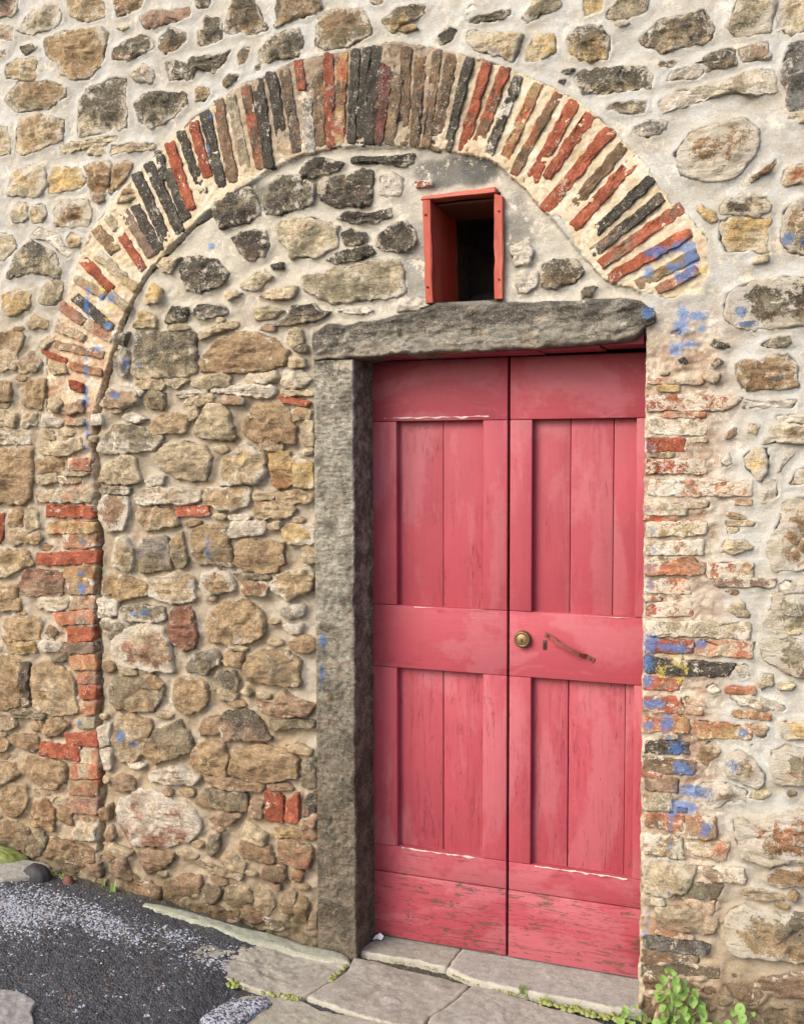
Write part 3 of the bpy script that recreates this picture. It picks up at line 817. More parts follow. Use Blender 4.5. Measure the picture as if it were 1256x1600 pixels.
MARK = []
for k, rest in rows(MARKS):
    a = pts(rest)*1000; MARK.append((k, a[0, 0]/1000, a[0, 1]/1000, a[1, 0]/1000, a[1, 1]/1000))
def marks_at(x, z):
    b = np.zeros_like(x); y = np.zeros_like(x)
    for k, cx, cz, rx, rz in MARK:
        g = np.exp(-0.7*np.minimum(((x-cx)/rx)**2+((z-cz)/rz)**2, 30)**1.5)
        if k == 'b': b = np.maximum(b, g*1.0)
        elif k == 'n': b = np.maximum(b, g*0.45)
        else: y = np.maximum(y, g*0.75)
    return b, y
def tan_zone(x, z):
    """how brown and earthy the masonry is: low on the left and near the ground, pale limewash elsewhere"""
    left = sstep(-1.15, -1.75, x)*sstep(2.75, 1.9, z)
    low = sstep(0.95, 0.15, z)
    n = fbm(x, z, 3.0, 3, off=3)*0.15
    return np.clip(np.maximum(left*0.8+0.2*sstep(1.2, 0.4, z)*left, low*0.8)+n, 0, 1)
# ------------------------------------------------------------------ polygon helpers
def chaikin(p, r=0.22):
    q = np.roll(p, -1, 0)
    return np.stack([p*(1-r)+q*r, p*r+q*(1-r)], 1).reshape(-1, 2)
def resample(p, M):
    c = np.concatenate([p, p[:1]]); d = np.hypot(*np.diff(c, axis=0).T); s = np.concatenate([[0], np.cumsum(d)])
    t = np.arange(M)/M*s[-1]
    return np.stack([np.interp(t, s, c[:, 0]), np.interp(t, s, c[:, 1])], 1)
def area_c(p):
    q = np.roll(p, -1, 0); cr = p[:, 0]*q[:, 1]-q[:, 0]*p[:, 1]; A = cr.sum()/2
    if abs(A) < 1e-9: return 0, p.mean(0)
    return A, ((p+q)*cr[:, None]).sum(0)/(6*A)
def inside(poly, X, Z):
    r = np.zeros(X.shape, bool); n = len(poly); j = n-1
    for i in range(n):
        xi, zi = poly[i]; xj, zj = poly[j]
        if zi != zj:
            r ^= ((zi > Z) != (zj > Z)) & (X < (xj-xi)*(Z-zi)/(zj-zi)+xi)
        j = i
    return r
def blob(poly, H, back, rng, p=5.0, edge_amp=0.004, facets=3, rough=0.006, strat=0.0, grow=0.003, step=0.010, soft=1, tilt=0.25, rim_r=0.38, cut=0.13, nmax=17, mmax=84):
    """a rough-faced lump standing out of a plane: outline in plane coordinates, height H above it, sides going back by 'back'"""
    poly = np.asarray(poly, float)
    A, c = area_c(poly)
    if A < 0: poly = poly[::-1]
    for i in range(soft): poly = chaikin(poly, cut)
    per = np.hypot(*np.diff(np.concatenate([poly, poly[:1]]), axis=0).T).sum()
    M = int(np.clip(per/step, 18, mmax)); e = resample(poly, M); A, c = area_c(e)
    d = e-c; L = np.hypot(d[:, 0], d[:, 1])+1e-6
    so = rng.rand()*50
    tn = np.roll(e, -2, 0)-np.roll(e, 2, 0); nr = np.stack([tn[:, 1], -tn[:, 0]], 1); nr /= np.hypot(nr[:, 0], nr[:, 1])[:, None]+1e-9
    nr = nr+0.35*d/L[:, None]; nr /= np.hypot(nr[:, 0], nr[:, 1])[:, None]+1e-9
    e = e+nr*(grow+edge_amp*(fbm(e[:, 0], e[:, 1], 26, 2, off=so)+0.55*fbm(e[:, 0], e[:, 1], 85, 2, off=so+1))*np.minimum(1, L/0.03))[:, None]
    rm = L.max(); n = int(np.clip(rm/step*1.05, 5, nmax))
    t = 1-(1-np.linspace(0, 1, n+1)[1:])**1.5; t = np.concatenate([t, [1.0]])
    V = [c[None, :]]; T = [np.zeros(1)]
    for tt in t:
        V.append(c+(e-c)*tt); T.append(np.full(M, tt))
    V = np.concatenate(V); T = np.concatenate(T)
    h = -back+(H+back)*np.maximum(1e-4, 1-T**p)**rim_r
    q = V-c
    for i in range(facets):
        a = rng.rand()*2*np.pi; sl = rng.uniform(0.08, tilt*1.6); dist = rng.uniform(0.25, 0.75)*rm
        h = np.minimum(h, np.maximum(H+rng.uniform(0, 0.004)-sl*np.maximum(0, q[:, 0]*math.cos(a)+q[:, 1]*math.sin(a)-dist*0.3), H-min(0.012, 0.75*abs(H)+0.002)))
    face = np.clip(1.15-T, 0, 1)**0.5
    h = h+face*rough*(fbm(V[:, 0], V[:, 1], 16, 4, off=so+3)+0.32*fbm(V[:, 0], V[:, 1], 42, 2, off=so+5))
    if strat: h = h+face*strat*(1-np.abs(fbm(V[:, 0]*0.22, V[:, 1], 34, 3, off=so+7))*2)
    h[-M:] = -back
    F = []
    for i in range(M): F.append((0, 1+i, 1+(i+1) % M))
    for r in range(len(t)-1):
        a = 1+r*M; b = a+M
        for i in range(M):
            j = (i+1) % M; F.append((a+i, b+i, b+j, a+j))
    return V, h, T, F, c
def wall_xyz(V, h): return np.stack([V[:, 0], -h, V[:, 1]], 1)
def ground_xyz(V, h): return np.stack([V[:, 0], V[:, 1], h], 1)

# ------------------------------------------------------------------ the stone wall
ARCH_P = pts(ARCH_RING); CRACK_P = pts(CRACK); LINTEL_P = pts(LINTEL)
INFILL = np.concatenate([np.array([[-1.55, -0.2], [-2.50, -0.2]]), CRACK_P[::-1], np.array([[-1.81, 2.76], [-1.71, 2.81], [-1.58, 2.85], [-1.47, 2.86], [-1.12, 2.825], [-0.92, 2.77], [-0.79, 2.66], [-0.6, 2.42], [-0.42, 2.3], [-0.42, 2.18], [-1.55, 2.18]])])
DOOR_X0, DOOR_X1, DOOR_Z1 = -1.47, -0.4117, 2.20
WIN = (-1.125, -0.885, 2.312, 2.655)         # hole of the little window
stone_wall = thing("stone_wall", "old rubble stone wall in pale lime mortar with a walled-up brick archway", "wall", (-1.4, 0, 0))
WALL_LOC = np.array([-1.4, 0, 0])
PAL = [(k, pts(rest)) for k, rest in rows(STONES)]
BRK = [(k, pts(rest)) for k, rest in rows(BRICKS)]
ARB = [(k, pts(rest)) for k, rest in rows(ARCH_BRICKS)]

GX0, GX1, GZ0, GZ1, GS = -3.95, 0.95, -0.30, 4.25, 0.0055
gx = np.arange(GX0, GX1, GS); gz = np.arange(GZ0, GZ1, GS)
X, Z = np.meshgrid(gx, gz)          # rows: z
occ = np.zeros(X.shape, bool)
def raster(poly, target):
    x0, z0 = poly.min(0); x1, z1 = poly.max(0)
    i0, i1 = np.searchsorted(gx, [x0, x1]); j0, j1 = np.searchsorted(gz, [z0, z1])
    if i1 <= i0 or j1 <= j0: return
    target[j0:j1, i0:i1] |= inside(poly, X[j0:j1, i0:i1], Z[j0:j1, i0:i1])
for k, p in PAL: raster(p, occ)
for k, p in BRK: raster(p, occ)
raster(LINTEL_P, occ)
arch_in = np.zeros(X.shape, bool); raster(ARCH_P, arch_in)
infill = np.zeros(X.shape, bool); raster(INFILL, infill)
hole = ((X > DOOR_X0) & (X < DOOR_X1) & (Z < DOOR_Z1)) | ((X > WIN[0]) & (X < WIN[1]) & (Z > WIN[2]) & (Z < WIN[3]))
jamb_zone = (X > -1.555) & (X < DOOR_X0) & (Z < 2.15)
def dist_from(mask, n):
    d = np.where(mask, 0.0, 1e3)
    for it in range(n):
        for sx, sz, w in ((1, 0, 1), (-1, 0, 1), (0, 1, 1), (0, -1, 1), (1, 1, 1.414), (-1, 1, 1.414), (1, -1, 1.414), (-1, -1, 1.414)):
            s = np.full_like(d, 1e3)
            s[max(0, sz):d.shape[0]+min(0, sz), max(0, sx):d.shape[1]+min(0, sx)] = d[max(0, -sz):d.shape[0]+min(0, -sz), max(0, -sx):d.shape[1]+min(0, -sx)]
            d = np.minimum(d, s+w)
    return d*GS
rng = np.random.RandomState(11)

# extra stones that close the plain mortar: outside the traced part, and chips in wide joints on the left
def free_spots(region, rmin, rmax, tries, gap, asp0=1.0, asp1=2.1):
    out = []; js, is_ = np.nonzero(region)
    for _ in range(tries):
        k = rng.randint(len(js)); x, z = X[js[k], is_[k]], Z[js[k], is_[k]]
        r = rng.uniform(rmin, rmax); asp = rng.uniform(asp0, asp1)
        nn = rng.randint(5, 8); a = np.linspace(0, 2*np.pi, nn+1)[:-1]+rng.rand()*3+rng.uniform(-0.25, 0.25, nn)
        rr = r*(1+rng.uniform(-0.2, 0.3, nn))
        poly = np.stack([x+np.cos(a)*rr*asp**0.5, z+np.sin(a)*rr/asp**0.5], 1)
        big = poly+(poly-poly.mean(0))*gap/r
        i0, i1 = np.searchsorted(gx, [big[:, 0].min(), big[:, 0].max()]); j0, j1 = np.searchsorted(gz, [big[:, 1].min(), big[:, 1].max()])
        if i0 < 2 or j0 < 2 or i1 >= len(gx)-2 or j1 >= len(gz)-2: continue
        ins = inside(big, X[j0:j1, i0:i1], Z[j0:j1, i0:i1])
        if (ins & blocked[j0:j1, i0:i1]).any(): continue
        out.append(poly); raster(poly, occ); raster(poly, blocked)
    return out
blocked = occ | hole | arch_in | jamb_zone
frame_zone = (X < 0.13) & (X > -3.06) & (Z < 3.62)
outer = ~frame_zone & ~blocked
EXTRA = []
for r0, r1, n in ((0.08, 0.12, 500), (0.05, 0.08, 900), (0.025, 0.045, 1500)):
    EXTRA += free_spots(outer, r0, r1, n, 0.012)
chip_zone = frame_zone & (X < -1.6) & (Z < 2.3) & (Z > 0.1) & ~blocked
CHIPS = []
for r0, r1, n in ((0.024, 0.036, 900), (0.016, 0.022, 420)):
    CHIPS += free_spots(chip_zone, r0, r1, n, 0.007, 1.4, 3.4)
chip_zone = frame_zone & (X > -0.40) & (Z < 2.2) & ~blocked
CHIPS += free_spots(chip_zone, 0.010, 0.018, 90, 0.012, 1.2, 2.6)

def slivers(x0, x1, z0, z1, n):
    out = []
    for _ in range(n):
        w, hgt = rng.uniform(0.05, 0.19), rng.uniform(0.010, 0.022); x, z = rng.uniform(x0, x1), rng.uniform(z0, z1); s = rng.uniform(-0.004, 0.004)
        poly = np.array([(x, z), (x+w, z+s), (x+w+rng.uniform(-.01, .01), z+hgt+s), (x+rng.uniform(-.01, .01), z+hgt)])
        if poly[:, 0].max() > x1 or poly[:, 1].max() > z1: continue
        big = poly+np.sign(poly-poly.mean(0))*0.005
        i0, i1 = np.searchsorted(gx, [big[:, 0].min(), big[:, 0].max()]); j0, j1 = np.searchsorted(gz, [big[:, 1].min(), big[:, 1].max()])
        if (inside(big, X[j0:j1, i0:i1], Z[j0:j1, i0:i1]) & blocked[j0:j1, i0:i1]).any(): continue
        out.append((rng.choice(['cr', 'c', 'oc', 'cp', 'yr', 'co', 'pc']), poly)); raster(poly, occ); raster(poly, blocked)
    return out
SLIV = slivers(-0.412, -0.20, 0.10, 2.06, 2600)+slivers(-0.20, 0.0, 0.5, 1.9, 120)+slivers(-2.70, -2.505, 0.45, 1.95, 900)
BRK += SLIV
d_out = dist_from(occ | arch_in, 12)                  # metres to the nearest stone
d_in = dist_from(~(occ | arch_in), 8)
tz = tan_zone(X, Z)
hm = (0.002-0.006*tz)-(0.005+0.007*tz)*sstep(0.0, 0.030, d_out)
hm += 0.006*fbm(X, Z, 5, 3, off=1)+(0.0012+0.0022*tz)*fbm(X, Z, 22, 4, off=2)+(0.0006+0.0014*tz)*fbm(X*0.6, Z, 60, 3, off=4)-(0.002+0.003*tz)*np.maximum(0, fbm(X*0.7, Z, 26, 3, off=5)-0.35)
lap = np.where(d_in > 0, d_in+0.004*fbm(X, Z, 34, 3, off=6)+0.006*fbm(X, Z, 13, 2, off=7)-0.001, -1.0)
hm -= 0.045*sstep(0.003, 0.013, np.where(arch_in, lap-0.006, lap))
hm = np.where(infill, hm-0.012*sstep(0.0, 1.0, infill*1.0), hm)
pr_ = sstep(-0.10, -0.24, X)*sstep(2.3, 2.1, Z)*(X > -0.43)+0.8*(X < -2.48)*(X > -2.72)*(Z < 2.0)
hm += pr_*(0.004*fbm(X*0.5, Z, 45, 4, 0.6, off=13)+0.003*fbm(X, Z, 80, 2, off=14))
# the crack between the old arch pier and the infill
cd = np.full(X.shape, 1e3)
for a, b in zip(CRACK_P[:-1], CRACK_P[1:]):
    m0 = (X > min(a[0], b[0])-0.06) & (X < max(a[0], b[0])+0.06) & (Z > min(a[1], b[1])-0.06) & (Z < max(a[1], b[1])+0.06)
    px, pz = X[m0]+0.004*fbm(X[m0], Z[m0], 18, 3, off=9), Z[m0]
    ab = b-a; t = np.clip(((px-a[0])*ab[0]+(pz-a[1])*ab[1])/(ab@ab), 0, 1)
    cd[m0] = np.minimum(cd[m0], np.hypot(px-a[0]-t*ab[0], pz-a[1]-t*ab[1]))
hm -= 0.05*sstep(0.011, 0.003, cd)*(0.55+0.45*sstep(-0.2, 0.25, fbm(X, Z, 6, 2, off=10)+0.35*(Z > 1.9)))
hm = np.where(jamb_zone, -0.03, hm)
# ground line: thicker, dirtier mortar at the foot
hm += 0.020*sstep(0.28, 0.0, Z)*(1+fbm(X, Z, 10, 3, off=12))*(X > -2.9)
b_m, y_m = marks_at(X.ravel(), Z.ravel())
pale = lin((207, 206, 199))*K; cream = lin((212, 203, 184))*K; tanc = lin((186, 170, 145))*K; tan2 = lin((170, 150, 122))*K
up_in = (infill*sstep(1.7, 2.4, Z)).ravel()[:, None]
t1 = tz.ravel()[:, None]
ca = pale*(1-t1)+tanc*t1; cb = (lin((194, 188, 174))*K)*(1-t1)+tan2*t1
ca = ca*(1-up_in*0.7)+cream*up_in*0.7
foot = (sstep(0.32, 0.05, Z-0.05*fbm(X, Z, 6, 2, off=15))*0.75).ravel()[:, None]
ca = ca*(1-foot)+lin((120, 100, 80))*K*foot; cb = cb*(1-foot)+lin((98, 88, 64))*K*foot
pier = (sstep(-0.10, -0.24, X)*sstep(-0.43, -0.41, X)*sstep(2.3, 2.1, Z)*0.75).ravel()[:, None]
pier = np.maximum(pier, 0.6*((X < -2.49)*(X > -2.71)*(Z < 2.0)*(Z > 0.3)).ravel()[:, None])
ca = ca*(1-pier)+lin((216, 198, 170))*K*pier; cb = cb*(1-pier)+lin((160, 122, 94))*K*pier
for l in TINTS.strip().split('\n'):
    c3, ce, ra = l.split(); c3 = lin([float(v) for v in c3.split(',')])*K
    cx, cz = (float(v)/1000 for v in ce.split(',')); rx, rz = (float(v)/1000 for v in ra.split(','))
    g = sstep(1.25, 0.75, np.hypot((X-cx)/rx, (Z-cz)/rz)+0.35*fbm(X, Z, 9, 3, off=20)).ravel()[:, None]*0.85
    ca = ca*(1-g)+c3*g; cb = cb*(1-g)+c3*0.8*g
limez = (0.24*(1-tz)+0.10*tz+0.10*fbm(X, Z, 4, 2, off=21)).ravel()
limez = limez*(1-0.9*foot[:, 0])
msk = np.stack([np.clip(limez, 0, 1), np.zeros(X.size), b_m*0.9, y_m*0.9], 1)
idx = np.arange(X.size).reshape(X.shape)
cellhole = hole[:-1, :-1] | hole[1:, :-1] | hole[:-1, 1:] | hole[1:, 1:]
deep = (d_in > 0.032) ; deepc = deep[:-1, :-1] & deep[1:, :-1] & deep[:-1, 1:] & deep[1:, 1:] & ~arch_in[:-1, :-1]
keep = ~cellhole & ~deepc
F = np.stack([idx[:-1, :-1][keep], idx[:-1, 1:][keep], idx[1:, 1:][keep], idx[1:, :-1][keep]], 1)
used = np.zeros(X.size, bool); used[F.ravel()] = True
remap = np.cumsum(used)-1; F = remap[F]
XJ = X+np.exp(-np.maximum(0, X-DOOR_X1)/0.012)*(X > DOOR_X1-0.012)*(Z < 2.2)*(0.007*fbm(X*0, Z, 14, 4, off=17)+0.003)
V = np.stack([XJ.ravel(), -hm.ravel(), Z.ravel()], 1)[used]-WALL_LOC
me = mesh_np("mortar", V, F)
color_attr(me, 'ColA', ca[used]); color_attr(me, 'ColB', cb[used]); color_attr(me, 'Msk', msk[used])
float_attr(me, 'Mixw', (0.05*np.ones(X.size))[used])
link("mortar", me, M_MORTAR, stone_wall)

def masonry_mesh(name, V, h, T, F, code, is_brick, rng, org):
    x, z = V[:, 0], V[:, 1]
    flags = code.count('L'); letters = [ch for ch in (code if is_brick else code.replace('r', 't')) if ch.islower()]
    a = TONES[letters[0]]; b = TONES[letters[1]] if len(letters) > 1 else a*rng.uniform(0.75, 1.2)
    if is_brick:
        a = a*0.90; b = a*rng.uniform(0.5, 0.85) if len(letters) < 2 or rng.rand() < 0.4 else b*0.88
        gl = a.mean(); a = a*0.92+gl*0.08
    if is_brick and (x.mean() > -0.45 or x.mean() < -2.42) and z.mean() < 2.4 and letters[0] in 'coyp' and rng.rand() < 0.8:
        b = lin((208, 138, 104))*K*rng.uniform(0.95, 1.15)
    a = a*rng.uniform(0.88, 1.12); b = b*rng.uniform(0.9, 1.1)
    if not is_brick:
        tz0 = float(tan_zone(np.array([x.mean()]), np.array([z.mean()]))[0])*0.38
        a = a*(1-tz0)+lin((182, 156, 122))*K*tz0; b = b*(1-tz0)+lin((178, 150, 116))*K*tz0
        if code[0] == 'W': pass
    n = len(x); z0, z1 = z.min(), z.max(); v = (z-z0)/max(1e-6, z1-z0)
    cx, cz = x.mean(), z.mean()
    tzv = float(tan_zone(np.array([cx]), np.array([cz]))[0])
    ca = np.tile(a, (n, 1)); cb = np.tile(b, (n, 1))
    if is_brick: mixw = np.zeros(n)+rng.uniform(-0.06, 0.10)
    elif len(letters) > 1:
        mixw = (0.5-v)*(0.35 if letters[0] in 'gdk' else 0.18)*(0 if is_brick else 1)+rng.uniform(-0.02, 0.08)
    else: mixw = np.zeros(n)+rng.uniform(-0.1, 0.1)
    edge = sstep(0.55, 1.0, T)
    lime = (0.07+0.17*(1-tzv))+edge*(0.16+0.14*(1-tzv))+flags*(0.10+0.36*sstep(0.30, 0.9, T)*np.clip(0.75+1.3*fbm(x, z, 8, 2, off=rng.rand()*40), 0.1, 1.5))
    if is_brick: lime = 0.10+0.10*(cx > -0.45)*(cz < 2.1)+0.08*rng.rand()+0.08*edge+flags*0.20+0.07*('w' in letters or 'c' in letters)
    if 'w' in letters: lime = lime+0.14
    ltop = sstep(1.7, 2.5, cz)
    lich = 0.04+0.10*ltop+0.0*x
    if letters[0] in 'gdk': lich = lich+0.16+0.24*v+0.08*ltop
    if letters[0] == 'd': lich = lich+0.14
    if 'd' in letters or 'g' in letters: lich = lich+0.05*ltop
    b_m, y_m = marks_at(x, z)
    foot = (0.7*sstep(0.35, 0.05, z))[:, None]
    ca = ca*(1-foot)+lin((122, 100, 78))*K*foot; cb = cb*(1-foot)+lin((100, 90, 66))*K*foot
    me = mesh_np(name, wall_xyz(V, h)-org, F)
    color_attr(me, 'ColA', ca); color_attr(me, 'ColB', cb)
    color_attr(me, 'Msk', np.stack([np.clip(lime, 0, 1), np.clip(lich, 0, 1), b_m, y_m], 1)); float_attr(me, 'Mixw', mixw)
    return me
def build_stone(code, poly, rng):
    A, c = area_c(poly); A = abs(A); tzv = float(tan_zone(np.array([c[0]]), np.array([c[1]]))[0])
    size = math.sqrt(A)
    H = rng.uniform(0.004, 0.011)+0.009*tzv*rng.rand()+min(0.008, size*0.05)
    if code[0] == 'w': H *= 0.8
    H += 0.010*('LL' in code)+0.003*('L' in code)
    if inside(INFILL, np.array([c[0]]), np.array([c[1]]))[0]: H -= 0.006
    thin = size < 0.05
    return blob(poly, H, 0.030, rng, p=rng.uniform(9, 18), grow=0.003+0.004*tzv, edge_amp=0.008, soft=0, facets=3 if thin else 6, rough=0.005 if thin else 0.011,
                strat=rng.choice([0.001, 0.003, 0.006]), step=0.009 if size > 0.06 else 0.007, tilt=0.36)
def merge(parts):
    """join several masonry meshes (vertices, faces, attributes) into one"""
    vs, fs, at = [], [], {k: [] for k in ('ColA', 'ColB', 'Msk')}; mw = []; off = 0
    for me in parts:
        n = len(me.vertices); v = np.empty(n*3, np.float32); me.vertices.foreach_get('co', v); vs.append(v.reshape(-1, 3))
        for p in me.polygons: fs.append(tuple(i+off for i in p.vertices))
        for k in at:
            a = np.empty(n*4, np.float32); me.attributes[k].data.foreach_get('color', a); at[k].append(a.reshape(-1, 4))
        a = np.empty(n, np.float32); me.attributes['Mixw'].data.foreach_get('value', a); mw.append(a); off += n
        bpy.data.meshes.remove(me)
    me = mesh_np("joined", np.concatenate(vs), fs)
    for k in at: color_attr(me, k, np.concatenate(at[k]))
    float_attr(me, 'Mixw', np.concatenate(mw)); return me
order = sorted(range(len(PAL)), key=lambda i: -abs(area_c(PAL[i][1])[0]))
small = []
for rank, i in enumerate(order):
    code, poly = PAL[i]; r = np.random.RandomState(1000+i)
    Vb, h, T, Fb, c = build_stone(code, poly, r)
    if rank < 300:
        org = np.array([c[0], 0, c[1]])
        link("stone", masonry_mesh("stone", Vb, h, T, Fb, code, False, r, org), M_STONE, stone_wall, tuple(org-WALL_LOC))
    else: small.append(masonry_mesh("small_stone", Vb, h, T, Fb, code, False, r, WALL_LOC))
o = link("small_stones", merge(small), M_STONE, stone_wall); o['kind'] = 'stuff'
chips = []
for k, poly in enumerate(CHIPS):
    r = np.random.RandomState(5000+k); code = r.choice(['c', 'oc', 'o', 'cg', 'co', 'c', 'b', 'p'])
    Vb, h, T, Fb, c = blob(poly, r.uniform(-0.004, 0.006), 0.03, r, p=9, facets=2, rough=0.004, step=0.008)
    chips.append(masonry_mesh("chip", Vb, h, T, Fb, code, False, r, WALL_LOC))
o = link("stone_chips", merge(chips), M_STONE, stone_wall); o['kind'] = 'stuff'
extra = []
for k, poly in enumerate(EXTRA):
    r = np.random.RandomState(9000+k); code = r.choice(['c', 'oc', 'o', 'g', 'cg', 'go', 'ob', 'gc', 'p'])
    Vb, h, T, Fb, c = blob(poly, r.uniform(0.006, 0.022), 0.03, r, p=5, facets=3, rough=0.007, step=0.016)
    extra.append(masonry_mesh("rubble", Vb, h, T, Fb, code, False, r, WALL_LOC))
o = link("rubble_stones", merge(extra), M_STONE, stone_wall); o['kind'] = 'stuff'
for i, (code, poly) in enumerate(BRK):
    r = np.random.RandomState(2000+i); A, c = area_c(poly)
    inf = inside(INFILL, np.array([c[0]]), np.array([c[1]]))[0]
    Vb, h, T, Fb, c = blob(poly, r.uniform(0.004, 0.013)-(0.006 if inf else 0), 0.030, r, p=26, edge_amp=0.006, facets=1, rough=0.005, strat=0.0, step=0.007, soft=0, grow=0.0045, rim_r=0.3, tilt=0.1)
    org = np.array([c[0], 0, c[1]])
    link("brick", masonry_mesh("brick", Vb, h, T, Fb, code, True, r, org), M_BRICK, stone_wall, tuple(org-WALL_LOC))
# wall core behind the face, with the door and window openings left free
M_CORE, nt, b = new_mat("wall_core"); b.inputs['Base Color'].default_value = rgba(lin((150, 138, 120))*0.6); b.inputs['Roughness'].default_value = 0.95
q = NB(nt); q.put(b.inputs['Normal'], q.bump(q.noise(q.pos(), 30, 6, 0.7), 0.8, 0.02))
def box_mesh(name, x0, x1, y0, y1, z0, z1, bev=0.0, org=(0, 0, 0), cuts=None):
    ox, oy, oz = org
    if bev <= 0:
        v = [(x, y, z) for x in (x0, x1) for y in (y0, y1) for z in (z0, z1)]
        f = [(0, 1, 3, 2), (4, 6, 7, 5), (0, 4, 5, 1), (2, 3, 7, 6), (0, 2, 6, 4), (1, 5, 7, 3)]
    else:
        import bmesh
        bm = bmesh.new(); bmesh.ops.create_cube(bm, size=1.0)
        for vv in bm.verts: vv.co = Vector(((x0+x1)/2+vv.co.x*(x1-x0), (y0+y1)/2+vv.co.y*(y1-y0), (z0+z1)/2+vv.co.z*(z1-z0)))
        bmesh.ops.bevel(bm, geom=bm.edges[:], offset=bev, segments=2, profile=0.5, affect='EDGES')
        bmesh.ops.translate(bm, verts=bm.verts[:], vec=(-ox, -oy, -oz))
        me = bpy.data.meshes.new(name); bm.to_mesh(me); bm.free()
        for p in me.polygons: p.use_smooth = True
        return me
    return mesh_np(name, [(a-ox, b_-oy, c_-oz) for a, b_, c_ in v], f, smooth=False)
core = []
def core_box(*a): 
    link("core_block", box_mesh("core_block", *a, org=(-1.4, 0, 0)), M_CORE, stone_wall)
core_box(-3.95, -1.552, 0.062, 0.60, -0.3, 2.14)
core_box(DOOR_X1, 0.95, 0.062, 0.60, -0.3, 2.14)
core_box(-3.95, WIN[0]-0.04, 0.062, 0.60, 2.30, 4.25)
core_box(WIN[1]+0.045, 0.95, 0.062, 0.60, 2.30, 4.25)
core_box(WIN[0]-0.04, WIN[1]+0.045, 0.062, 0.60, WIN[3]+0.045, 4.25)

# ------------------------------------------------------------------ the brick relieving arch
arch = thing("brick_arch", "wide relieving arch of thin red and sooty bricks with thick pale joints above the door", "arch", (-1.4, 0, 2.0))
AL = np.array([-1.4, 0, 2.0])
ag = np.arange(-2.75, -0.18, 0.0055); az = np.arange(1.93, 3.22, 0.0055); AX, AZ = np.meshgrid(ag, az)
ain = inside(ARCH_P, AX, AZ); s_gx, s_gz = gx, gz
ad = dist_from(~ain, 10)
ah = 0.002-0.035*sstep(0.005, -0.001, ad+0.004*fbm(AX, AZ, 25, 3, off=30))+0.004*fbm(AX, AZ, 14, 4, off=31)+0.003*fbm(AX, AZ, 60, 3, off=32)
legl = sstep(-2.3, -2.45, AX)*sstep(2.5, 2.2, AZ)
ah -= 0.006*legl
idx = np.arange(AX.size).reshape(AX.shape); near = ad > 0
kc = near[:-1, :-1] | near[1:, :-1] | near[:-1, 1:] | near[1:, 1:]
F = np.stack([idx[:-1, :-1][kc], idx[:-1, 1:][kc], idx[1:, 1:][kc], idx[1:, :-1][kc]], 1)
used = np.zeros(AX.size, bool); used[F.ravel()] = True; F = (np.cumsum(used)-1)[F]
b_m, y_m = marks_at(AX.ravel(), AZ.ravel())
soot = (sstep(0.62, 0.25, np.abs(AX+1.42))*sstep(2.75, 2.95, AZ)).ravel()
g = soot[:, None]*0.7
ca = (lin((226, 210, 180))*K)*(1-g)+lin((150, 130, 112))*K*g; cb = (lin((214, 190, 152))*K)*(1-g)+lin((120, 100, 88))*K*g
lg = legl.ravel()[:, None]*0.6; ca = ca*(1-lg)+lin((214, 178, 138))*K*lg; cb = cb*(1-lg)+lin((176, 112, 84))*K*lg
me = mesh_np("joint_mortar", np.stack([AX.ravel(), -ah.ravel(), AZ.ravel()], 1)[used]-AL, F)
color_attr(me, 'ColA', ca[used]); color_attr(me, 'ColB', cb[used])
color_attr(me, 'Msk', np.stack([0.40-0.3*soot, soot*0.30, b_m, y_m], 1)[used]); float_attr(me, 'Mixw', np.zeros(used.sum()))
link("joint_mortar", me, M_MORTAR, arch)
for i, (code, poly) in enumerate(ARB):
    r = np.random.RandomState(3000+i); A, c = area_c(poly)
    so = float(sstep(0.66, 0.3, abs(c[0]+1.42)))
    Vb, h, T, Fb, c = blob(poly, 0.006+r.uniform(0.0, 0.006), 0.022, r, p=26, edge_amp=0.0055, facets=1, rough=0.006, step=0.007, soft=0, grow=0.0030+0.0010*so, rim_r=0.3, tilt=0.1)
    org = np.array([c[0], 0, c[1]])
    if so > 0.5: code = code.replace('r', 't' if r.rand() < 0.35 else 'm') if r.rand() < 0.6 else code
    me = masonry_mesh("brick", Vb, h, T, Fb, code, True, r, org)
    n = len(me.vertices); a = np.empty(n*4, np.float32); at = me.attributes['Msk'].data; at.foreach_get('color', a); a = a.reshape(-1, 4)
    a[:, 1] = np.clip(a[:, 1]+0.36*so*(0.6+0.4*r.rand()), 0, 0.8); a[:, 0] = np.clip(a[:, 0]-0.05*so, 0, 1); at.foreach_set('color', a.ravel())
    link("brick", me, M_BRICK, arch, tuple(org-AL))

# ------------------------------------------------------------------ stone door surround
surround = thing("door_surround", "grey dressed stone lintel and left jamb, chisel-marked, framing the red door", "door surround", (-1.475, 0.0, 0.0))
SL_ = np.array([-1.475, 0, 0])
r = np.random.RandomState(77)
lp = resample(LINTEL_P, 60)
Vb, h, T, Fb, c = blob(LINTEL_P, 0.020, 0.03, r, p=22, edge_amp=0.004, facets=2, rough=0.013, strat=0.006, step=0.0075, soft=0, grow=0.0, tilt=0.08)
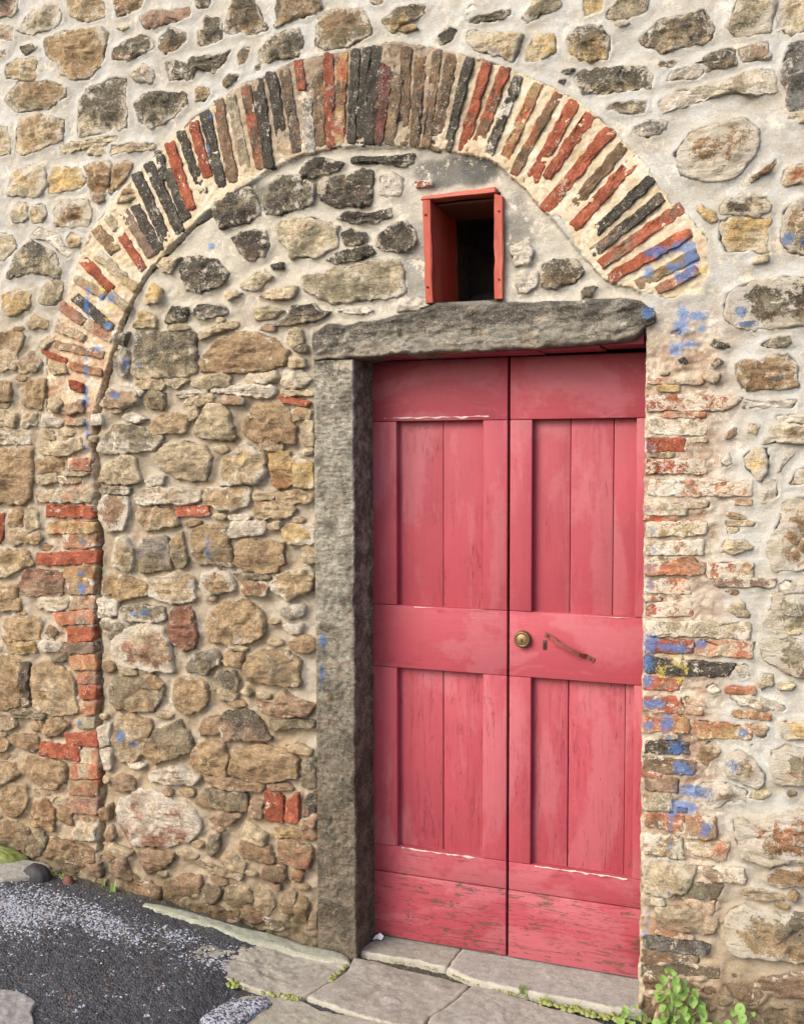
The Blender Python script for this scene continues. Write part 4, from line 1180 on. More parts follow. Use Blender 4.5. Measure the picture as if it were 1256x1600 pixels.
# a long stone wants a finer face than rings from one centre: lay it as a grid inside the outline
lgx = np.arange(-1.57, -0.36, 0.006); lgz = np.arange(2.11, 2.33, 0.006)
lo = np.concatenate([LINTEL_P]); 
def strip_stone(name, top_fn, bot_fn, x0, x1, n, m, H, back, seed):
    """long stone: front face grid between a lower and an upper edge, folded back to its depth above, below and at the ends"""
    xs = np.linspace(x0, x1, n); rowsv = []
    v = np.concatenate([[0, 0], np.linspace(0, 1, m), [1, 1]]); yb = np.concatenate([[back, 0.02], np.zeros(m), [0.02, 0.06]])
    VV = []; 
    for k, (vv, bb) in enumerate(zip(v, yb)):
        z = bot_fn(xs)*(1-vv)+top_fn(xs)*vv
        e = np.minimum(vv, 1-vv)*0.16; ex = np.minimum(xs-x0, x1-xs)
        rnd = 1-np.exp(-np.minimum(e, ex)/0.003)
        h = (H*rnd+0.007*fbm(xs, z*2.2, 9, 4, off=seed)+0.008*fbm(xs*0.5, z, 38, 4, off=seed+1)-0.005*(1-np.abs(fbm(xs*0.25, z, 24, 3, off=seed+2)))**3)*(1 if bb == 0 else 0.3)
        y = -h+bb
        z = z+0.004*fbm(xs, z*0+bb*7, 22, 3, off=seed+4)
        y = np.where((ex < 1e-6), np.maximum(y, 0.05), y)
        VV.append(np.stack([xs, y, z], 1))
    VV = np.concatenate(VV); R = len(v)
    I = np.arange(R*n).reshape(R, n)
    F = np.stack([I[:-1, :-1].ravel(), I[:-1, 1:].ravel(), I[1:, 1:].ravel(), I[1:, :-1].ravel()], 1)
    return VV, F
up_ = np.array([(-1.556, 2.226), (-1.497, 2.252), (-1.417, 2.250), (-1.321, 2.260), (-1.227, 2.273), (-1.146, 2.286), (-1.096, 2.307), (-0.978, 2.292), (-0.836, 2.294), (-0.667, 2.292), (-0.494, 2.290), (-0.424, 2.276), (-0.372, 2.240)])
dn_ = np.array([(-1.556, 2.132), (-1.478, 2.131), (-1.381, 2.134), (-1.286, 2.136), (-1.10, 2.138), (-0.922, 2.140), (-0.729, 2.144), (-0.551, 2.150), (-0.44, 2.160), (-0.415, 2.185), (-0.372, 2.212)])
VV, F = strip_stone("lintel", lambda x: np.interp(x, up_[:, 0], up_[:, 1]), lambda x: np.interp(x, dn_[:, 0], dn_[:, 1]), -1.556, -0.372, 200, 34, 0.017, 0.24, 60)
me = mesh_np("lintel", VV-SL_, F)
n = len(VV); vz = (VV[:, 2]-2.13)/0.15
color_attr(me, 'ColA', np.tile(lin((176, 170, 154))*K, (n, 1))); color_attr(me, 'ColB', np.tile(lin((190, 172, 148))*K, (n, 1)))
b_m, y_m = marks_at(VV[:, 0], VV[:, 2])
lic = 0.26+0.42*sstep(0.30, 0.95, vz+0.35*fbm(VV[:, 0], VV[:, 2], 6, 3, off=66))+0.34*sstep(-1.25, -1.5, VV[:, 0])*sstep(0.1, 0.3, vz)
und = VV[:, 1] > 0.015
color_attr(me, 'Msk', np.stack([0.10*np.ones(n), np.where(und, 0.4, lic), b_m, y_m], 1)); float_attr(me, 'Mixw', -0.06*np.ones(n))
link("lintel", me, M_STONE, surround)
# left jamb: front face and the reveal side, tooled with short horizontal strokes
path = np.concatenate([np.stack([np.full(5, -1.553), np.linspace(0.05, 0.004, 5)], 1), np.stack([np.linspace(-1.549, -1.404, 26), np.full(26, 0.0)], 1), np.stack([np.full(30, -1.400), np.linspace(0.004, 0.20, 30)], 1)])
zz = np.arange(-0.03, 2.128, 0.0055); zz = np.append(zz, 2.128)
PX = path[:, 0][None, :].repeat(len(zz), 0); PY = path[:, 1][None, :].repeat(len(zz), 0); ZZ = zz[:, None].repeat(len(path), 1)
front = ((np.arange(len(path)) >= 5) & (np.arange(len(path)) < 31))[None, :]
side = (np.arange(len(path)) >= 31)[None, :]
tool = np.abs(np.sin((ZZ+0.010*fbm(PX, ZZ, 9, 3, off=41))*2*np.pi/0.030+1.5*fbm(PX, ZZ, 5, 2, off=42)))
edge_d = np.minimum(PX+1.553, -1.400-PX)
mar = sstep(0.004, 0.016, edge_d)
upz = sstep(1.1, 1.7, ZZ)
hh = 0.004+0.0050*(tool-0.6)*mar*(0.35+0.65*upz)+0.0035*fbm(PX, ZZ, 40, 4, 0.7, off=43)*mar*(1.0-0.3*upz)+0.003*fbm(PX, ZZ, 5, 3, off=44)+0.004*fbm(PX, ZZ*0.6, 70, 3, off=46)*mar
hs = 0.0025*fbm(PY, ZZ, 24, 4, off=45)+0.002*fbm(PY*0.3, ZZ, 60, 2, off=47)
chip = 0.010*np.maximum(0, fbm(PX*0, ZZ, 9, 3, off=48)-0.25)
JX = np.where(side, PX+hs, PX)-np.where(edge_d < 0.012, chip, 0)*(PX > -1.47); JY = np.where(front, PY-hh, PY)+0.02*sstep(0.12, 0.0, ZZ)*0
JV = np.stack([JX, JY, ZZ], 2).reshape(-1, 3)
I = np.arange(len(JV)).reshape(len(zz), len(path))
F = np.stack([I[:-1, :-1].ravel(), I[:-1, 1:].ravel(), I[1:, 1:].ravel(), I[1:, :-1].ravel()], 1)
me = mesh_np("jamb", JV-SL_, F)
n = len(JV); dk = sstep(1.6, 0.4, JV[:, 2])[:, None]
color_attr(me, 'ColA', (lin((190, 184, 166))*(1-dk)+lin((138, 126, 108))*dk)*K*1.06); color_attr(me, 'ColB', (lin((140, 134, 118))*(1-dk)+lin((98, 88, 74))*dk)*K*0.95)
b_m, y_m = marks_at(JV[:, 0], JV[:, 2]); sd = (side & (PX < 5)).ravel()
lime = np.where(sd, 0.0, 0.10*(1-dk[:, 0])+0.22*sstep(0.014, 0.003, edge_d.ravel())*sstep(-1.0, 1.5, JV[:, 2])+0.5*sstep(2.08, 2.10, JV[:, 2])*(JV[:, 0] > -1.475))
color_attr(me, 'Msk', np.stack([np.clip(lime, 0, 1), np.where(sd, 0.46, 0.16+0.22*sstep(1.95, 2.1, JV[:, 2])+0.14*dk[:, 0]), b_m, y_m], 1)); float_attr(me, 'Mixw', np.zeros(n))  # reveal side gets a darker mask, its shade painted into the colour
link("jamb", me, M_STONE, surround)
# right reveal of the doorway, the brick edge carried back into the wall
link("reveal", box_mesh("reveal", DOOR_X1+0.006, DOOR_X1+0.10, 0.030, 0.35, -0.2, 2.18, org=tuple(SL_)), M_CORE, surround)

# ------------------------------------------------------------------ painted doors
def paint_material(name, base, faded, wood, vertical=True, rough=0.62):
    m, nt, b = new_mat(name); q = NB(nt); P = q.pos()
    st = (1, 1, 0.045) if vertical else (0.045, 1, 1)
    S = q.scale(P, st); S2 = q.scale(P, (1, 1, 0.25) if vertical else (0.5, 1, 1))
    oi = q.n('ShaderNodeObjectInfo'); rnd = oi.outputs['Random']
    peel = q.attr('peel', 'OBJECT').outputs['Fac']
    n1 = q.noise(S2, 5.0, 4, 0.55, 0.6); n2 = q.noise(S, 120, 5, 0.7, 0.3); n3 = q.noise(P, 55, 6, 0.7); n4 = q.noise(S, 38, 6, 0.62, 0.9)
    col = q.mix(q.math('MULTIPLY', q.ramp(q.math('ADD', n1, q.math('MULTIPLY', n3, 0.12)), 0.55, 0.64), 0.50), q.mix(q.ramp(q.noise(P, 2.2, 3, 0.5), 0.35, 0.65), rgba(base), rgba(base*0.86)), rgba(faded))
    col = q.mix(q.math('MULTIPLY', q.ramp(q.noise(S2, 17, 4, 0.6, 1.2), 0.58, 0.68), 0.30), col, rgba(faded))
    x = q.n('ShaderNodeMapRange'); q.put(x.inputs[0], q.math('ADD', q.math('MULTIPLY', n2, 0.6), q.math('ADD', q.math('MULTIPLY', n3, 0.4), q.math('MULTIPLY', rnd, 0.22)))); x.inputs[1].default_value = 0.35; x.inputs[2].default_value = 0.85
    x.inputs[3].default_value = 0.86; x.inputs[4].default_value = 1.12
    vm = q.n('ShaderNodeVectorMath', operation='SCALE'); q.put(vm.inputs[0], col); q.put(vm.inputs[3], x.outputs[0]); col = vm.outputs[0]
    pm = q.ramp(q.math('ADD', peel, q.math('MULTIPLY', q.math('SUBTRACT', q.math('ADD', q.math('MULTIPLY', q.noise(q.scale(P, (3.2, 1, 1) if vertical else (1, 1, 2.6)), 13, 8, 0.8, 0.9), 1.0), q.math('MULTIPLY', n2, 0.55)), 0.80), 2.6)), 0.72, 0.84)
    woodc = q.mix(n2, rgba(wood*0.55), rgba(wood*1.5))
    col = q.mix(q.math('MULTIPLY', pm, 0.80), col, woodc)
    crack = q.math('MULTIPLY', q.ramp(q.math('ABSOLUTE', q.math('SUBTRACT', n4, 0.5)), 0.007, 0.0), q.ramp(q.math('ADD', q.noise(P, 6, 4, 0.6), q.math('MULTIPLY', peel, 0.55)), 0.58, 0.74))
    col = q.mix(q.math('MULTIPLY', crack, 0.75), col, rgba(base*0.22))
    q.put(b.inputs['Base Color'], col); q.put(b.inputs['Roughness'], q.mix(pm, (rough, rough, rough, 1), (0.9, 0.9, 0.9, 1)))
    b.inputs['Specular IOR Level'].default_value = 0.4
    hgt = q.math('SUBTRACT', q.math('ADD', q.math('MULTIPLY', n2, 0.30), q.math('MULTIPLY', n3, 0.22)), q.math('ADD', q.math('MULTIPLY', pm, 0.5), q.math('MULTIPLY', crack, 0.9)))
    q.put(b.inputs['Normal'], q.bump(hgt, 0.45, 0.003))
    return m
DB, DF, DW = lin((200, 82, 96))*0.57, lin((208, 120, 128))*0.58, lin((104, 98, 74))*0.42
M_DV = paint_material("red_paint_upright_grain", DB, DF, DW, True)
M_DH = paint_material("red_paint_level_grain", DB, DF, DW, False)
M_DARK, nt, b = new_mat("dark_gap"); b.inputs['Base Color'].default_value = (0.012, 0.008, 0.008, 1); b.inputs['Roughness'].default_value = 0.9
def simple(name, col, rough=0.6, metal=0.0, nscale=60, var=0.25, bump=0.2, dist=0.002):
    m, nt, b = new_mat(name); q = NB(nt); P = q.pos(); n1 = q.noise(P, nscale, 5, 0.65)
    col = np.array(col, float); q.put(b.inputs['Base Color'], q.mix(n1, rgba(col*(1-var)), rgba(col*(1+var))))
    b.inputs['Roughness'].default_value = rough; b.inputs['Metallic'].default_value = metal
    q.put(b.inputs['Normal'], q.bump(n1, bump, dist)); return m
M_CHIP = simple("worn_primer", lin((226, 196, 190))*0.75, 0.85, nscale=140, var=0.3, bump=0.5)
M_BRASS = simple("aged_brass", lin((126, 102, 72))*0.7, 0.5, 0.55, 90, 0.25, 0.15)
M_BRASS2 = simple("dull_brass_plug", lin((160, 132, 92))*0.7, 0.45, 0.55, 90, 0.2, 0.1)
M_RUST = simple("rusty_painted_iron", lin((160, 74, 62))*0.5, 0.65, 0.1, 70, 0.5, 0.5)
M_IRON = simple("old_iron", lin((92, 64, 58))*0.6, 0.6, 0.4, 80, 0.35, 0.4)
YD = 0.175
def leaf(name, label, x0, x1, stiles, planks_up, planks_lo, seed):
    t = thing(name, label, "door", (x0, YD, 0.0), "leaves of the double door"); r = random.Random(seed)
    def board(nm, xa, xb, za, zb, mat, y=YD, th=0.042, peel=0.05, bev=0.0025):
        org = (x0, YD, 0.0); dy = r.uniform(-0.0012, 0.0012)
        # boards are subdivided a little and warped so that no edge is ruled
        me = box_mesh(nm, xa, xb, y+dy, y+dy+th, za, zb, bev, org)
        o = link(nm, me, mat, t); o['peel'] = peel; return o
    board("top_rail", x0, x1, 1.9185, 2.134, M_DH, peel=0.04)
    board("lock_rail", x0, x1, 1.0195, 1.2490, M_DH, peel=0.16)
    board("bottom_rail", x0, x1, 0.2500, 0.3500, M_DH, peel=0.34, y=YD+0.001)
    board("kick_board", x0, x1, 0.0060, 0.2470, M_DH, peel=0.64, y=YD-0.002)
    for xa, xb in stiles:
        board("stile", xa, xb, 1.2505, 1.9170, M_DV, peel=0.06); board("stile", xa, xb, 0.3515, 1.0180, M_DV, peel=0.30)
    for xa, xb in planks_up: board("plank", xa, xb, 1.2400, 1.9280, M_DV, y=YD+0.030+r.uniform(0, 0.002), th=0.02, peel=r.uniform(0.08, 0.18), bev=0.0018)
    for xa, xb in planks_lo: board("plank", xa, xb, 0.3410, 1.0280, M_DV, y=YD+0.030+r.uniform(0, 0.002), th=0.02, peel=r.uniform(0.36, 0.46), bev=0.0018)
    return t
left_leaf = leaf("door_leaf", "left leaf of the red panelled double door, with no lock or handle on it", -1.405, -0.8952, [(-1.405, -1.308), (-0.983, -0.8952)],
    [(-1.32, -1.1405), (-1.1385, -0.975)], [(-1.32, -1.1410), (-1.1380, -0.975)], 3)
right_leaf = leaf("door_leaf", "right leaf of the red panelled double door, carrying a brass lock and a slanting pull", -0.8862, -0.402, [(-0.8862, -0.8085), (-0.4545, -0.402)],
    [(-0.82, -0.6815), (-0.6788, -0.5345), (-0.5322, -0.445)], [(-0.82, -0.6840), (-0.6806, -0.488), (-0.4862, -0.445)], 5)
RL = np.array([-0.8862, YD, 0.0]); LL = np.array([-1.405, YD, 0.0])
# worn, chipped arrises of the panel ledges
def worn(parent, org, xa, xb, z, hgt, y, seed, nm="worn_edge"):
    r = np.random.RandomState(seed); n = int((xb-xa)/0.012)
    xs = np.linspace(xa, xb, n); lo_ = z-hgt*np.clip(0.25+1.3*fbm(xs, xs*0, 30, 4, off=seed), 0.02, 1.2); hi_ = z+hgt*np.clip(0.25+0.6*fbm(xs, xs*0+3, 30, 3, off=seed+1), 0.03, 1)
    V = np.concatenate([np.stack([xs, np.full(n, y), lo_], 1), np.stack([xs, np.full(n, y-0.0012), (lo_+hi_)/2], 1), np.stack([xs, np.full(n, y), hi_], 1)])
    I = np.arange(3*n).reshape(3, n); F = np.stack([I[:-1, :-1].ravel(), I[:-1, 1:].ravel(), I[1:, 1:].ravel(), I[1:, :-1].ravel()], 1)
    link(nm, mesh_np(nm, V-org, F), M_CHIP, parent)
worn(left_leaf, LL, -1.355, -0.960, 1.930, 0.006, YD-0.0024, 201)
worn(left_leaf, LL, -1.29, -1.01, 0.349, 0.006, YD-0.0015, 202)
worn(left_leaf, LL, -1.24, -1.16, 1.2465, 0.004, YD-0.0024, 204)
worn(right_leaf, RL, -0.79, -0.47, 0.349, 0.006, YD-0.0015, 203)
worn(right_leaf, RL, -0.62, -0.47, 1.2465, 0.003, YD-0.0024, 205)
# lock cylinder
def lathe(name, prof, seg=40):
    V = []; F = []
    for rr, yy in prof:
        for i in range(seg):
            a = 2*math.pi*i/seg; V.append((rr*math.cos(a), yy, rr*math.sin(a)))
    for k in range(len(prof)-1):
        for i in range(seg):
            j = (i+1) % seg; F.append((k*seg+i, k*seg+j, (k+1)*seg+j, (k+1)*seg+i))
    F.append(tuple(range((len(prof)-1)*seg, len(prof)*seg)))
    return mesh_np(name, V, F)
lk = link("lock", lathe("lock", [(0.030, 0.002), (0.030, -0.012), (0.0285, -0.018), (0.025, -0.021), (0.0205, -0.021), (0.0195, -0.018)]), M_BRASS, right_leaf, (-0.837-RL[0], 0, 1.154))
link("plug", lathe("plug", [(0.0192, -0.010), (0.0192, -0.0195), (0.018, -0.0205), (0.0001, -0.0205)]), M_BRASS2, lk, (0, 0, 0))
link("keyhole", box_mesh("keyhole", -0.0018, 0.0018, -0.0222, -0.0195, -0.010, 0.003), M_DARK, lk, (0, 0, 0))
# slanting pull handle: a flat strap bowed away from the door
hx0, hz0, hx1, hz1 = -0.748, 1.170, -0.600, 1.099
dv = np.array([hx1-hx0, 0, hz1-hz0]); Lh = np.linalg.norm(dv); dv /= Lh; nv = np.array([-dv[2], 0, dv[0]])
prof = [(-0.012, -0.002), (0.014, -0.003), (0.024, -0.012), (0.040, -0.024), (0.065, -0.029), (Lh-0.065, -0.029), (Lh-0.040, -0.024), (Lh-0.024, -0.012), (Lh-0.014, -0.003), (Lh+0.012, -0.002)]
V = []; F = []
for k, (s, y) in enumerate(prof):
    w = 0.0062 if 2 < k < 7 else 0.0085
    for sgn, dd in ((1, -0.0025), (-1, -0.0025), (-1, 0.0022), (1, 0.0022)):
        p = dv*s+nv*w*sgn; V.append((p[0], y+dd, p[2]))
for k in range(len(prof)-1):
    for i in range(4):
        j = (i+1) % 4; F.append((k*4+i, k*4+j, k*4+4+j, k*4+4+i))
F += [(3, 2, 1, 0), tuple(len(V)-4+i for i in range(4))]
me = mesh_np("pull_handle", V, F, smooth=False)
ph = link("pull_handle", me, M_RUST, right_leaf, (hx0-RL[0], 0, hz0))
for s in (0.0, Lh):
    p = dv*s; link("screw", lathe("screw", [(0.0042, -0.004), (0.0042, -0.0065), (0.003, -0.0078), (0.0001, -0.008)], 12), M_IRON, ph, (p[0], 0, p[2]))
link("old_keyhole_plate", box_mesh("old_keyhole_plate", -0.007, 0.007, -0.0022, 0.001, -0.016, 0.016, 0.001), M_IRON, right_leaf, (-0.760-RL[0], 0, 1.137))
link("plate_slot", box_mesh("plate_slot", -0.002, 0.002, -0.0032, 0.001, -0.009, 0.007), M_DARK, right_leaf, (-0.760-RL[0], 0, 1.137))
for xa, xb in ((-1.392, -1.06), (-1.057, -0.76), (-0.757, -0.555), (-0.552, -0.416)):
    o = link('soffit_board', box_mesh('soffit_board', xa, xb, 0.035, 0.172, 2.1365+0.004*(xa > -1.0)+0.006*(xa > -0.6), 2.20, 0.002, tuple(SL_)), M_DH, surround); o['peel'] = 0.25
# black sheet standing in for the unlit room behind the doors
link("dark_backing", box_mesh("dark_backing", -1.45, -0.36, YD+0.055, YD+0.075, -0.02, 2.2, org=tuple(SL_)), M_DARK, surround)

# ------------------------------------------------------------------ little window with red boards
WL = np.array([-1.0, 0, 2.31])
window = thing("vent_window", "small open window hole lined with orange-red painted boards above the lintel", "window", tuple(WL))
M_WP = paint_material("orange_red_paint", lin((202, 86, 62))*0.56, lin((216, 124, 98))*0.58, lin((110, 100, 90))*0.5, True)
M_WT = paint_material("orange_red_paint_level", lin((190, 92, 74))*0.58, lin((214, 120, 98))*0.85, lin((130, 112, 95))*0.5, False)
M_OLDW = simple("bare_brown_wood", lin((132, 88, 62))*0.6, 0.8, 0, 40, 0.3, 0.4)
def wboard(nm, corners, y0, y1, mat, peel):
    V = [(x-WL[0], y, z-WL[2]) for y in (y0, y1) for x, z in corners]
    import bmesh
    bm = bmesh.new(); vs = [bm.verts.new(v) for v in V]
    for f in ((0, 1, 2, 3), (7, 6, 5, 4), (0, 4, 5, 1), (1, 5, 6, 2), (2, 6, 7, 3), (3, 7, 4, 0)): bm.faces.new([vs[i] for i in f])
    bmesh.ops.recalc_face_normals(bm, faces=bm.faces[:])
    bmesh.ops.bevel(bm, geom=bm.edges[:], offset=0.002, segments=1, affect='EDGES')
    bmesh.ops.subdivide_edges(bm, edges=[e for e in bm.edges if e.calc_length() > 0.06], cuts=7)
    for v in bm.verts: v.co += Vector((perlin(np.array([v.co.z*28+5]), np.array([v.co.y*9]))[0]*0.0028, 0, perlin(np.array([v.co.x*28+2]), np.array([v.co.y*9]))[0]*0.002))
    me = bpy.data.meshes.new(nm); bm.to_mesh(me); bm.free()
    o = link(nm, me, mat, window); o['peel'] = peel
wboard("side_board", [(-1.133, 2.306), (-1.107, 2.306), (-1.117, 2.648), (-1.144, 2.650)], -0.008, 0.285, M_WP, 0.42)
wboard("side_board", [(-0.894, 2.306), (-0.866, 2.306), (-0.867, 2.638), (-0.896, 2.648)], -0.010, 0.285, M_WP, 0.38)
wboard("top_board", [(-1.152, 2.650), (-0.892, 2.6515), (-0.890, 2.670), (-1.142, 2.662)], -0.010, 0.05, M_WT, 0.45)
wboard("lining_plank", [(-1.114, 2.640), (-0.897, 2.642), (-0.897, 2.6495), (-1.114, 2.6485)], 0.055, 0.30, M_OLDW, 0.3)
for x, z, pz in ((-1.126, 2.36, 0), (-1.132, 2.60, 0), (-0.878, 2.37, 0), (-0.879, 2.59, 0)):
    link('nail', lathe('nail', [(0.0035, -0.006), (0.0035, -0.0125), (0.002, -0.0135), (0.0001, -0.0138)], 10), M_IRON, window, (x-WL[0], 0, z-WL[2]))
M_NICHE = simple("dark_rubble", lin((96, 88, 82))*0.5, 0.95, 0, 18, 0.5, 0.8, 0.02)  # dark grey stone for the sill, niche back and rubble
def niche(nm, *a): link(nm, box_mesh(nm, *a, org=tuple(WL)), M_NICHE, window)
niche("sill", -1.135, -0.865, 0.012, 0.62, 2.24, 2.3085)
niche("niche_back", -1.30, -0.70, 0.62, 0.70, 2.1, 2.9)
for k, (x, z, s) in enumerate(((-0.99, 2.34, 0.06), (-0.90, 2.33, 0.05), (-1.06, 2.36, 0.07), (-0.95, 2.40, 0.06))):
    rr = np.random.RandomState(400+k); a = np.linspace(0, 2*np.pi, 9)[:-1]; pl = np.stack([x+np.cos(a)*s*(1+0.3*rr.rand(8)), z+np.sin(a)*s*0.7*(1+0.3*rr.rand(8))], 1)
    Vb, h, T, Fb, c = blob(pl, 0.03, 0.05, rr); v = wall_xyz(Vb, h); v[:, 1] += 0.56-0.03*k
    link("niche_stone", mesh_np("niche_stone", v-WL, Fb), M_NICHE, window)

# ------------------------------------------------------------------ ground
def zg(x): return np.interp(x, [-40, -3.2, -2.9, -2.7, -2.3, -1.9, -1.6, -0.4, 0.1, 0.8, 40], [2.2, .20, .165, .13, .09, .045, .0, -.012, -.035, -.06, -2.0])
def ax(lo, hi, st, far, ratio=1.35):
    c = list(np.arange(lo, hi, st)); s = st; a = lo
    left = []
    while a > -far: s *= ratio; a -= s; left.append(a)
    s = st; b_ = c[-1]; right_ = []
    while b_ < far: s *= ratio; b_ += s; right_.append(b_)
    return np.array(left[::-1]+c+right_)
rx = ax(-3.5, 0.6, 0.0075, 38); ry = ax(-1.2, 0.25, 0.0075, 38); ry = ry[ry < 0.3]
RX, RY = np.meshgrid(rx, ry)
wgt = sstep(6, 3.5, np.hypot(RX+1.4, RY))
slabzone = sstep(-1.78, -1.66, RX)
RZ = zg(RX)-0.022*slabzone+wgt*(0.010*fbm(RX, RY, 3.2, 3, off=70)*(1-slabzone)+0.0035*fbm(RX, RY, 45, 3, off=71)+0.003*fbm(RX, RY, 110, 2, off=72))+0.02*sstep(-0.05, 0.02, RY)*0
I = np.arange(RX.size).reshape(RX.shape); F = np.stack([I[:-1, :-1].ravel(), I[:-1, 1:].ravel(), I[1:, 1:].ravel(), I[1:, :-1].ravel()], 1)
me = mesh_np("road", np.stack([RX.ravel(), RY.ravel(), RZ.ravel()], 1), F)

pv = np.zeros(RX.size); fx, fy = RX.ravel(), RY.ravel()
for cx, cy, a, b_, s in PALE_SPOTS: pv = np.maximum(pv, s*np.exp(-(((fx-cx)/a)**2+((fy-cy)/b_)**2)))
float_attr(me, 'pale', pv); float_attr(me, 'dirt', sstep(-0.10, -0.0, fy+0.04*fbm(fx, fy, 9, 3, off=74)))
m, nt, b = new_mat("coarse_asphalt"); q = NB(nt); P = q.pos()
v1 = q.n('ShaderNodeTexVoronoi'); q.put(v1.inputs['Vector'], P); v1.inputs['Scale'].default_value = 135
v2 = q.n('ShaderNodeTexVoronoi'); q.put(v2.inputs['Vector'], P); v2.inputs['Scale'].default_value = 260
sp = q.n('ShaderNodeSeparateColor'); q.put(sp.inputs[0], v1.outputs['Color']); sp2 = q.n('ShaderNodeSeparateColor'); q.put(sp2.inputs[0], v2.outputs['Color'])
nb_ = q.noise(P, 12, 5, 0.6)
pale = q.math('ADD', q.attr('pale').outputs['Fac'], q.math('MULTIPLY', q.math('SUBTRACT', nb_, 0.56), 1.0))
col = q.mix(sp.outputs[1], rgba((0.018, 0.019, 0.022)), rgba((0.060, 0.062, 0.070)))
col = q.mix(q.math('MULTIPLY', q.ramp(q.math('ADD', sp.outputs[0], q.math('MULTIPLY', pale, 0.62)), 0.95, 0.99), 0.85), col, rgba(lin((196, 206, 228))*0.64))
col = q.mix(q.math('MULTIPLY', q.ramp(q.math('ADD', sp2.outputs[0], q.math('MULTIPLY', pale, 0.35)), 0.96, 0.99), 0.7), col, rgba(lin((190, 178, 164))*0.5))
col = q.mix(q.ramp(sp.outputs[2], 0.994, 0.996), col, rgba(lin((160, 110, 84))*0.5))
col = q.mix(q.math('MULTIPLY', q.attr('dirt').outputs['Fac'], 0.7), col, q.mix(nb_, rgba(lin((84, 72, 52))*0.5), rgba(lin((110, 106, 70))*0.5)))
q.put(b.inputs['Base Color'], col); b.inputs['Roughness'].default_value = 0.75
hh_ = q.math('ADD', q.math('MULTIPLY', q.math('SUBTRACT', 1.0, v1.outputs['Distance']), 1.0), q.math('MULTIPLY', q.math('SUBTRACT', 1.0, v2.outputs['Distance']), 0.4))
q.put(b.inputs['Normal'], q.bump(hh_, 0.8, 0.006))
M_ASPH = m
road = link("road", me, M_ASPH); road['kind'] = 'structure'

# paving slabs
def slab_mat():
    m, nt, b = new_mat("worn_paving_stone"); q = NB(nt); P = q.pos()
    ca = q.attr('ColA').outputs['Color']; cb = q.attr('ColB').outputs['Color']; ed = q.attr('edge').outputs['Fac']
    n1 = q.noise(P, 8, 5, 0.6, 0.5); n2 = q.noise(P, 45, 6, 0.7); n3 = q.noise(P, 200, 3, 0.65)
    c_ = q.mix(q.ramp(q.math('ADD', n1, q.math('MULTIPLY', n2, 0.5)), 0.55, 0.95), ca, cb)
    x = q.n('ShaderNodeMapRange'); q.put(x.inputs[0], q.math('ADD', n2, n3)); x.inputs[1].default_value = 0.7; x.inputs[2].default_value = 1.3; x.inputs[3].default_value = 0.66; x.inputs[4].default_value = 1.3
    vm = q.n('ShaderNodeVectorMath', operation='SCALE'); q.put(vm.inputs[0], c_); q.put(vm.inputs[3], x.outputs[0]); c_ = vm.outputs[0]
    c_ = q.mix(q.math('MULTIPLY', q.ramp(q.math('ADD', ed, q.math('MULTIPLY', q.math('SUBTRACT', n2, 0.5), 0.9)), 0.62, 0.95), 0.5), c_, rgba(lin((208, 200, 178))*0.62))
    c_ = q.mix(q.math('MULTIPLY', q.ramp(n2, 0.62, 0.75), 0.6), c_, rgba(lin((96, 92, 86))*0.6))
    q.put(b.inputs['Base Color'], c_); b.inputs['Roughness'].default_value = 0.8
    q.put(b.inputs['Normal'], q.bump(q.math('ADD', n2, q.math('MULTIPLY', n3, 0.5)), 0.6, 0.006)); return m
M_SLAB = slab_mat()
pavement = bpy.data.objects.new("pavement", None); COL.objects.link(pavement); pavement['kind'] = 'structure'; pavement.location = (-1.2, -0.2, 0)
PL = np.array([-1.2, -0.2, 0])
doorstep = thing("doorstep", "worn grey stone doorstep of two slabs under the red door", "doorstep", (-0.9, 0.05, -0.02)); DSL = np.array([-0.9, 0.05, -0.02])
SLABP = {k: pts(rest) for k, rest in rows(SLABS)}
for k in ('t1', 't2'): SLABP[k][:, 1] += 0.10*(SLABP[k][:, 1] > 0.12)
def slab(nm, key, parent, org, top, ca, cb, seed, rough=0.006, mat=None, back=0.05, clampy=None, p=70):
    poly = SLABP[key].copy()
    if clampy is not None: poly[:, 1] = np.minimum(poly[:, 1], clampy)
    r = np.random.RandomState(seed)
    Vb, h, T, Fb, c = blob(poly, 0.0, back, r, p=p, edge_amp=0.0035, facets=0, rough=rough*0.7, strat=0.0, step=0.008, soft=0, grow=0.0055, rim_r=0.22, nmax=34, mmax=170)
    z = h+top(Vb[:, 0])
    me = mesh_np(nm, ground_xyz(Vb, z)-org, Fb); n = len(Vb)
    if ca is not None:
        color_attr(me, 'ColA', np.tile(lin(ca)*0.62, (n, 1))); color_attr(me, 'ColB', np.tile(lin(cb)*0.62, (n, 1)))
    float_attr(me, 'edge', T**5); float_attr(me, 'pale', np.full(n, 0.9)); float_attr(me, 'dirt', np.zeros(n))
    return link(nm, me, mat or M_SLAB, parent)
slab("paving_slab", "a", pavement, PL, lambda x: zg(x)-0.004, (164, 158, 144), (188, 182, 166), 501, 0.008)
slab("paving_slab", "b", pavement, PL, lambda x: zg(x)-0.006, (160, 152, 138), (178, 172, 160), 502, 0.007)
slab("paving_slab", "c", pavement, PL, lambda x: zg(x)-0.008, (164, 158, 146), (182, 178, 166), 503, 0.006)
slab("paving_slab", "d", pavement, PL, lambda x: zg(x)-0.010, (170, 164, 144), (176, 172, 158), 504, 0.005)
slab("paving_slab", "e", pavement, PL, lambda x: zg(x)+0.006, (158, 154, 150), (176, 172, 168), 505, 0.008)
slab("edging_stone", "edging", pavement, PL, lambda x: zg(x)+0.012, (164, 168, 146), (178, 176, 156), 506, 0.003, clampy=-0.004, p=8)
